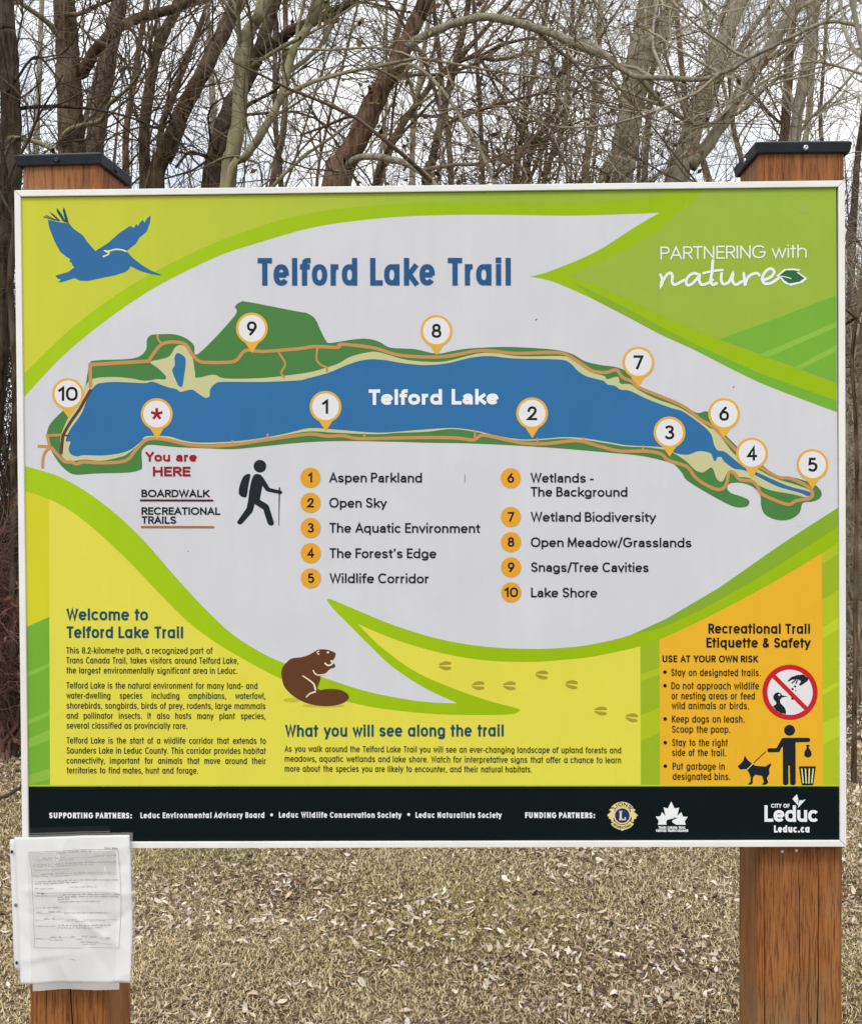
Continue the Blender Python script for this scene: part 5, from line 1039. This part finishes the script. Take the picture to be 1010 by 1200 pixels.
tree('thinner brown trunk close left of the straight grey one over the right post', 'brown', [(914, 200), (919, 158), (923, 100), (926, 50), (930, 0)], 11.5, (12, 10), [], 19, (22, 280, 1000))
tree('dark leaning stem at the right edge beyond the right post', 'brown', [(1004, 560), (1002, 480), (998, 420), (1006, 360), (1016, 300), (1034, 220)], 6.5, (5, 4), [([(1002, 372), (992, 378), (976, 384)], 5, 4, .2)], 20, (20, 240, 900), base=1000)
tree('broad brown trunk half hidden beyond the right edge of the sign', 'brown', [(1000, 700), (998, 560), (1003, 460), (1012, 380), (1030, 200)], 16, (9, 8), [], 21, (20, 260, 800), base=998)
# the brown leafy bush showing just above the sign
# thin poles farther back
rng = np.random.default_rng(404)
slots = list(np.concatenate([np.linspace(-40, 1050, 30), [-230, -170, -110, 1130, 1190, 1250]])+rng.normal(0, 12, 36))
for i, x in enumerate(slots):
    dpt = 12.5+rng.random()*9; lean = rng.normal(.05, .16)*220; cu = rng.normal(0, 8); w = 3.5+rng.random()*5.5
    tree('thin bare pole of a tree standing back in the wood among many alike', ['brown', 'olive', 'grey', 'brown', 'dark', 'red'][i % 6], [(x, 225), (x+lean*.3+cu, 150), (x+lean*.65+cu*.6, 75), (x+lean, -5)], dpt, (w, w*.72), [], 500+i, (9, 90, 260), group='thin poles back in the wood', l=(1.7, .9, .42), thick=1.25, up=.35)
# brush: shrubs standing behind the sign, seen at its two sides and a little above it
def shrub(label, x, depth, kind, h, nst, seed, spread=.5, leaves_=0, n=(90, 600, 1500), group=None, name='bare_shrub', leafcol=None, keepall=True, z0=0.0):
    rs = np.random.default_rng(seed); g0 = at_depth(x, 600, depth); g0 = Vector((g0.x, g0.y, 0)); root = thing(name, label, 'shrub', g0, group)
    a = rs.random(nst)*6.283; sp = spread*(.3+rs.random(nst)); hh = h*(.55+.6*rs.random(nst)); k = 9; t = np.linspace(0, 1, k)
    P = np.stack([np.cos(a)[:, None]*sp[:, None]*t**1.2+rs.normal(0, .03, (nst, k)), np.sin(a)[:, None]*sp[:, None]*t**1.2+rs.normal(0, .03, (nst, k)), hh[:, None]*t+z0], -1); P[:, 0, 2] = -.05; R = np.maximum((.010+.012*rs.random(nst))[:, None]*np.linspace(1, .3, k), .003)
    Tubes().add(P, R, 5).build('stems', TW[kind], root)
    P1, R1 = sprout(P, R, n[0], h*.34, rs, .12, .9, 7, .2, .006); P2, R2 = sprout(P1, R1, n[1], h*.2, rs, .1, .9, 6, .22, .0042, rmin=.002); P3, R3 = sprout(P2, R2, n[2], h*.11, rs, .05, .9, 4, .22, .003, rmin=.0017)
    t_ = Tubes().add(P1, R1, 4).add(P2, R2, 3).add(P3, R3, 3); t_.build('twigs', TW[kind], root, False)
    if leaves_:
        S0 = np.concatenate([P3.reshape(-1, 3), P2.reshape(-1, 3)]); c = S0[rs.integers(0, len(S0), leaves_)]; d1 = rs.normal(0, 1, (leaves_, 3)); d1[:, 2] -= .6; d1 /= np.linalg.norm(d1, axis=1, keepdims=True); d2 = np.cross(d1, rs.normal(0, 1, (leaves_, 3))); d2 /= np.linalg.norm(d2, axis=1, keepdims=True); Ln = (.03+.035*rs.random(leaves_))[:, None]
        V = np.stack([c, c+d1*Ln*.5+d2*Ln*.26, c+d1*Ln, c+d1*Ln*.5-d2*Ln*.26], 1).reshape(-1, 3); Fq = np.arange(leaves_*4).reshape(-1, 4); cl = np.array(leafcol)[rs.integers(0, len(leafcol), leaves_)]*(.7+.6*rs.random((leaves_, 1)))
        link_np('dead_leaves', V, Fq, M_LEAF, root, False, cl)
    return root
M_LEAF = tint_mat('withered_leaf', .8)
BR = [(.16, .09, .05), (.11, .065, .035), (.20, .13, .06), (.17, .15, .06)]
shrub('brown leafy bush whose top shows just above the middle of the sign', 596, 8.2, 'brown', 4.1, 12, 61, .42, 5200, (110, 800, 1800), leafcol=BR, name='leafy_bush')
shrub('smaller bush with few olive leaves, right of the brown leafy one above the sign', 688, 9.0, 'olive', 4.3, 9, 62, .4, 900, (80, 500, 1200), leafcol=[(.19, .17, .06), (.15, .10, .05)], name='leafy_bush')
shrub('red-brown tangle of twigs low at the left edge beside the sign', 4, 7.4, 'rust', 1.35, 26, 63, .75, 1500, (260, 1500, 3200), leafcol=[(.17, .075, .05), (.12, .055, .035), (.22, .12, .08)])
shrub('dark bare thicket at the left edge, above the red-brown tangle', -4, 9.4, 'dark', 3.6, 34, 64, 1.0, 0, (280, 1700, 3600))
shrub('grey-brown brush at the right edge beside the sign', 1016, 14.5, 'grey', 4.0, 30, 65, 1.3, 300, (280, 1700, 3600), leafcol=[(.30, .22, .14)])
shrub('dense brown brush farther back at the right edge', 1002, 17, 'brown', 5.0, 34, 66, 1.5, 900, (280, 1700, 3400), leafcol=[(.26, .18, .11)])
shrub('small grey tangle of thin twigs nearest to the right side of the sign', 1014, 9.0, 'grey', 2.1, 16, 67, .55, 120, (120, 700, 1500), leafcol=[(.30, .22, .14)])
shrub('young brown brush with a few withered leaves at the right edge', 1024, 12.0, 'brown', 3.2, 22, 68, .8, 500, (180, 1100, 2400), leafcol=[(.26, .17, .10)])
for i in range(9):
    shrub('leafless brown brush standing in the wood behind the sign', 90+i*105+rng.normal(0, 20), 11+rng.random()*4, ['brown', 'dark', 'grey'][i % 3], 2.2+rng.random(), 16, 700+i, .9, 0, (120, 600, 900), group='brush behind the sign')
# far off the wood reads as one mass of stems and twigs
rs = np.random.default_rng(88); nf = 460; T_ = Tubes(); y = 19+rs.random(nf)*16; x = CAM.x+(rs.random(nf)*2-1)*(y*.60+4); h = 5+rs.random(nf)*7; k = 8; t = np.linspace(0, 1, k)
ln = rs.normal(.06, .13, nf); P = np.stack([x[:, None]+ln[:, None]*h[:, None]*t+rs.normal(0, .07, (nf, k)), y[:, None]+rs.normal(0, .1, (nf, k)), h[:, None]*t-.1], -1); R = (.022+.05*rs.random(nf)**2)[:, None]*np.linspace(1, .25, k)
T_.add(P, R, 5); P1, R1 = sprout(P, R, 2100, 1.9, rs, .35, .85, 6, .16, .009, .12); T_.add(P1, R1, 3); P2, R2 = sprout(P1, R1, 7500, .85, rs, .2, .85, 5, .2, .005, .1, rmin=.003); w = visible(P2[:, 2], 450); T_.add(P2[w], R2[w], 3)
tag(T_.build('far_wood', TW['brown'], None, False), 'far bare wood behind the nearer trunks, a haze of stems and twigs', 'wood', kind='stuff')
# low undergrowth closing the wood below eye level
nf = 2600; T_ = Tubes(); y = 17+rs.random(nf)*13; x = CAM.x+(rs.random(nf)*2-1)*(y*.58+4); P = np.stack([np.stack([x, y, np.zeros(nf)], -1)]*5, 1); d = rs.normal(0, .35, (nf, 3)); d[:, 2] = .7+.5*rs.random(nf)
for q_ in range(1, 5): d = d+rs.normal(0, .16, (nf, 3)); P[:, q_] = P[:, q_-1]+d*(.28+.3*rs.random((nf, 1)))
T_.add(P, np.full((nf, 5), .007)*np.linspace(1, .5, 5), 3); P1, R1 = sprout(P, np.full((nf, 5), .006), 11000, .7, rs, .1, 1.0, 4, .25, .005, .1, rmin=.003); T_.add(P1, R1, 3)
tag(T_.build('undergrowth', TW['brown'], None, False), 'tangled brown undergrowth along the edge of the wood', 'undergrowth', kind='stuff')
# fallen sticks
for i, (xa, ya, xb, yb, w) in enumerate(((985, 876, 1018, 862, .010), (992, 912, 1016, 926, .007), (990, 846, 1012, 838, .012), (-4, 942, 27, 925, .010), (-10, 884, 22, 868, .008))):
    a, b = at_ground(xa, ya), at_ground(xb, yb); m_ = a.lerp(b, .5)+Vector((.03, .05, .03)); P, R = resample([a+Vector((0, 0, .02)), m_, b+Vector((0, 0, .05))], [w, w*.9, w*.5], 14, .3, i); o = Tubes().add(P[None], R[None], 6).build('fallen_stick', TW['grey' if i < 3 else 'dark'], None)
    tag(o, ['grey stick lying across the leaves at the right edge, middle of three', 'thin grey stick nearest to the lawn at the right edge', 'thick grey stick farthest back at the right edge', 'dark stick lying at the left edge just above the notice', 'thin dark stick at the left edge under the red-brown tangle'][i], 'stick', 'fallen sticks')
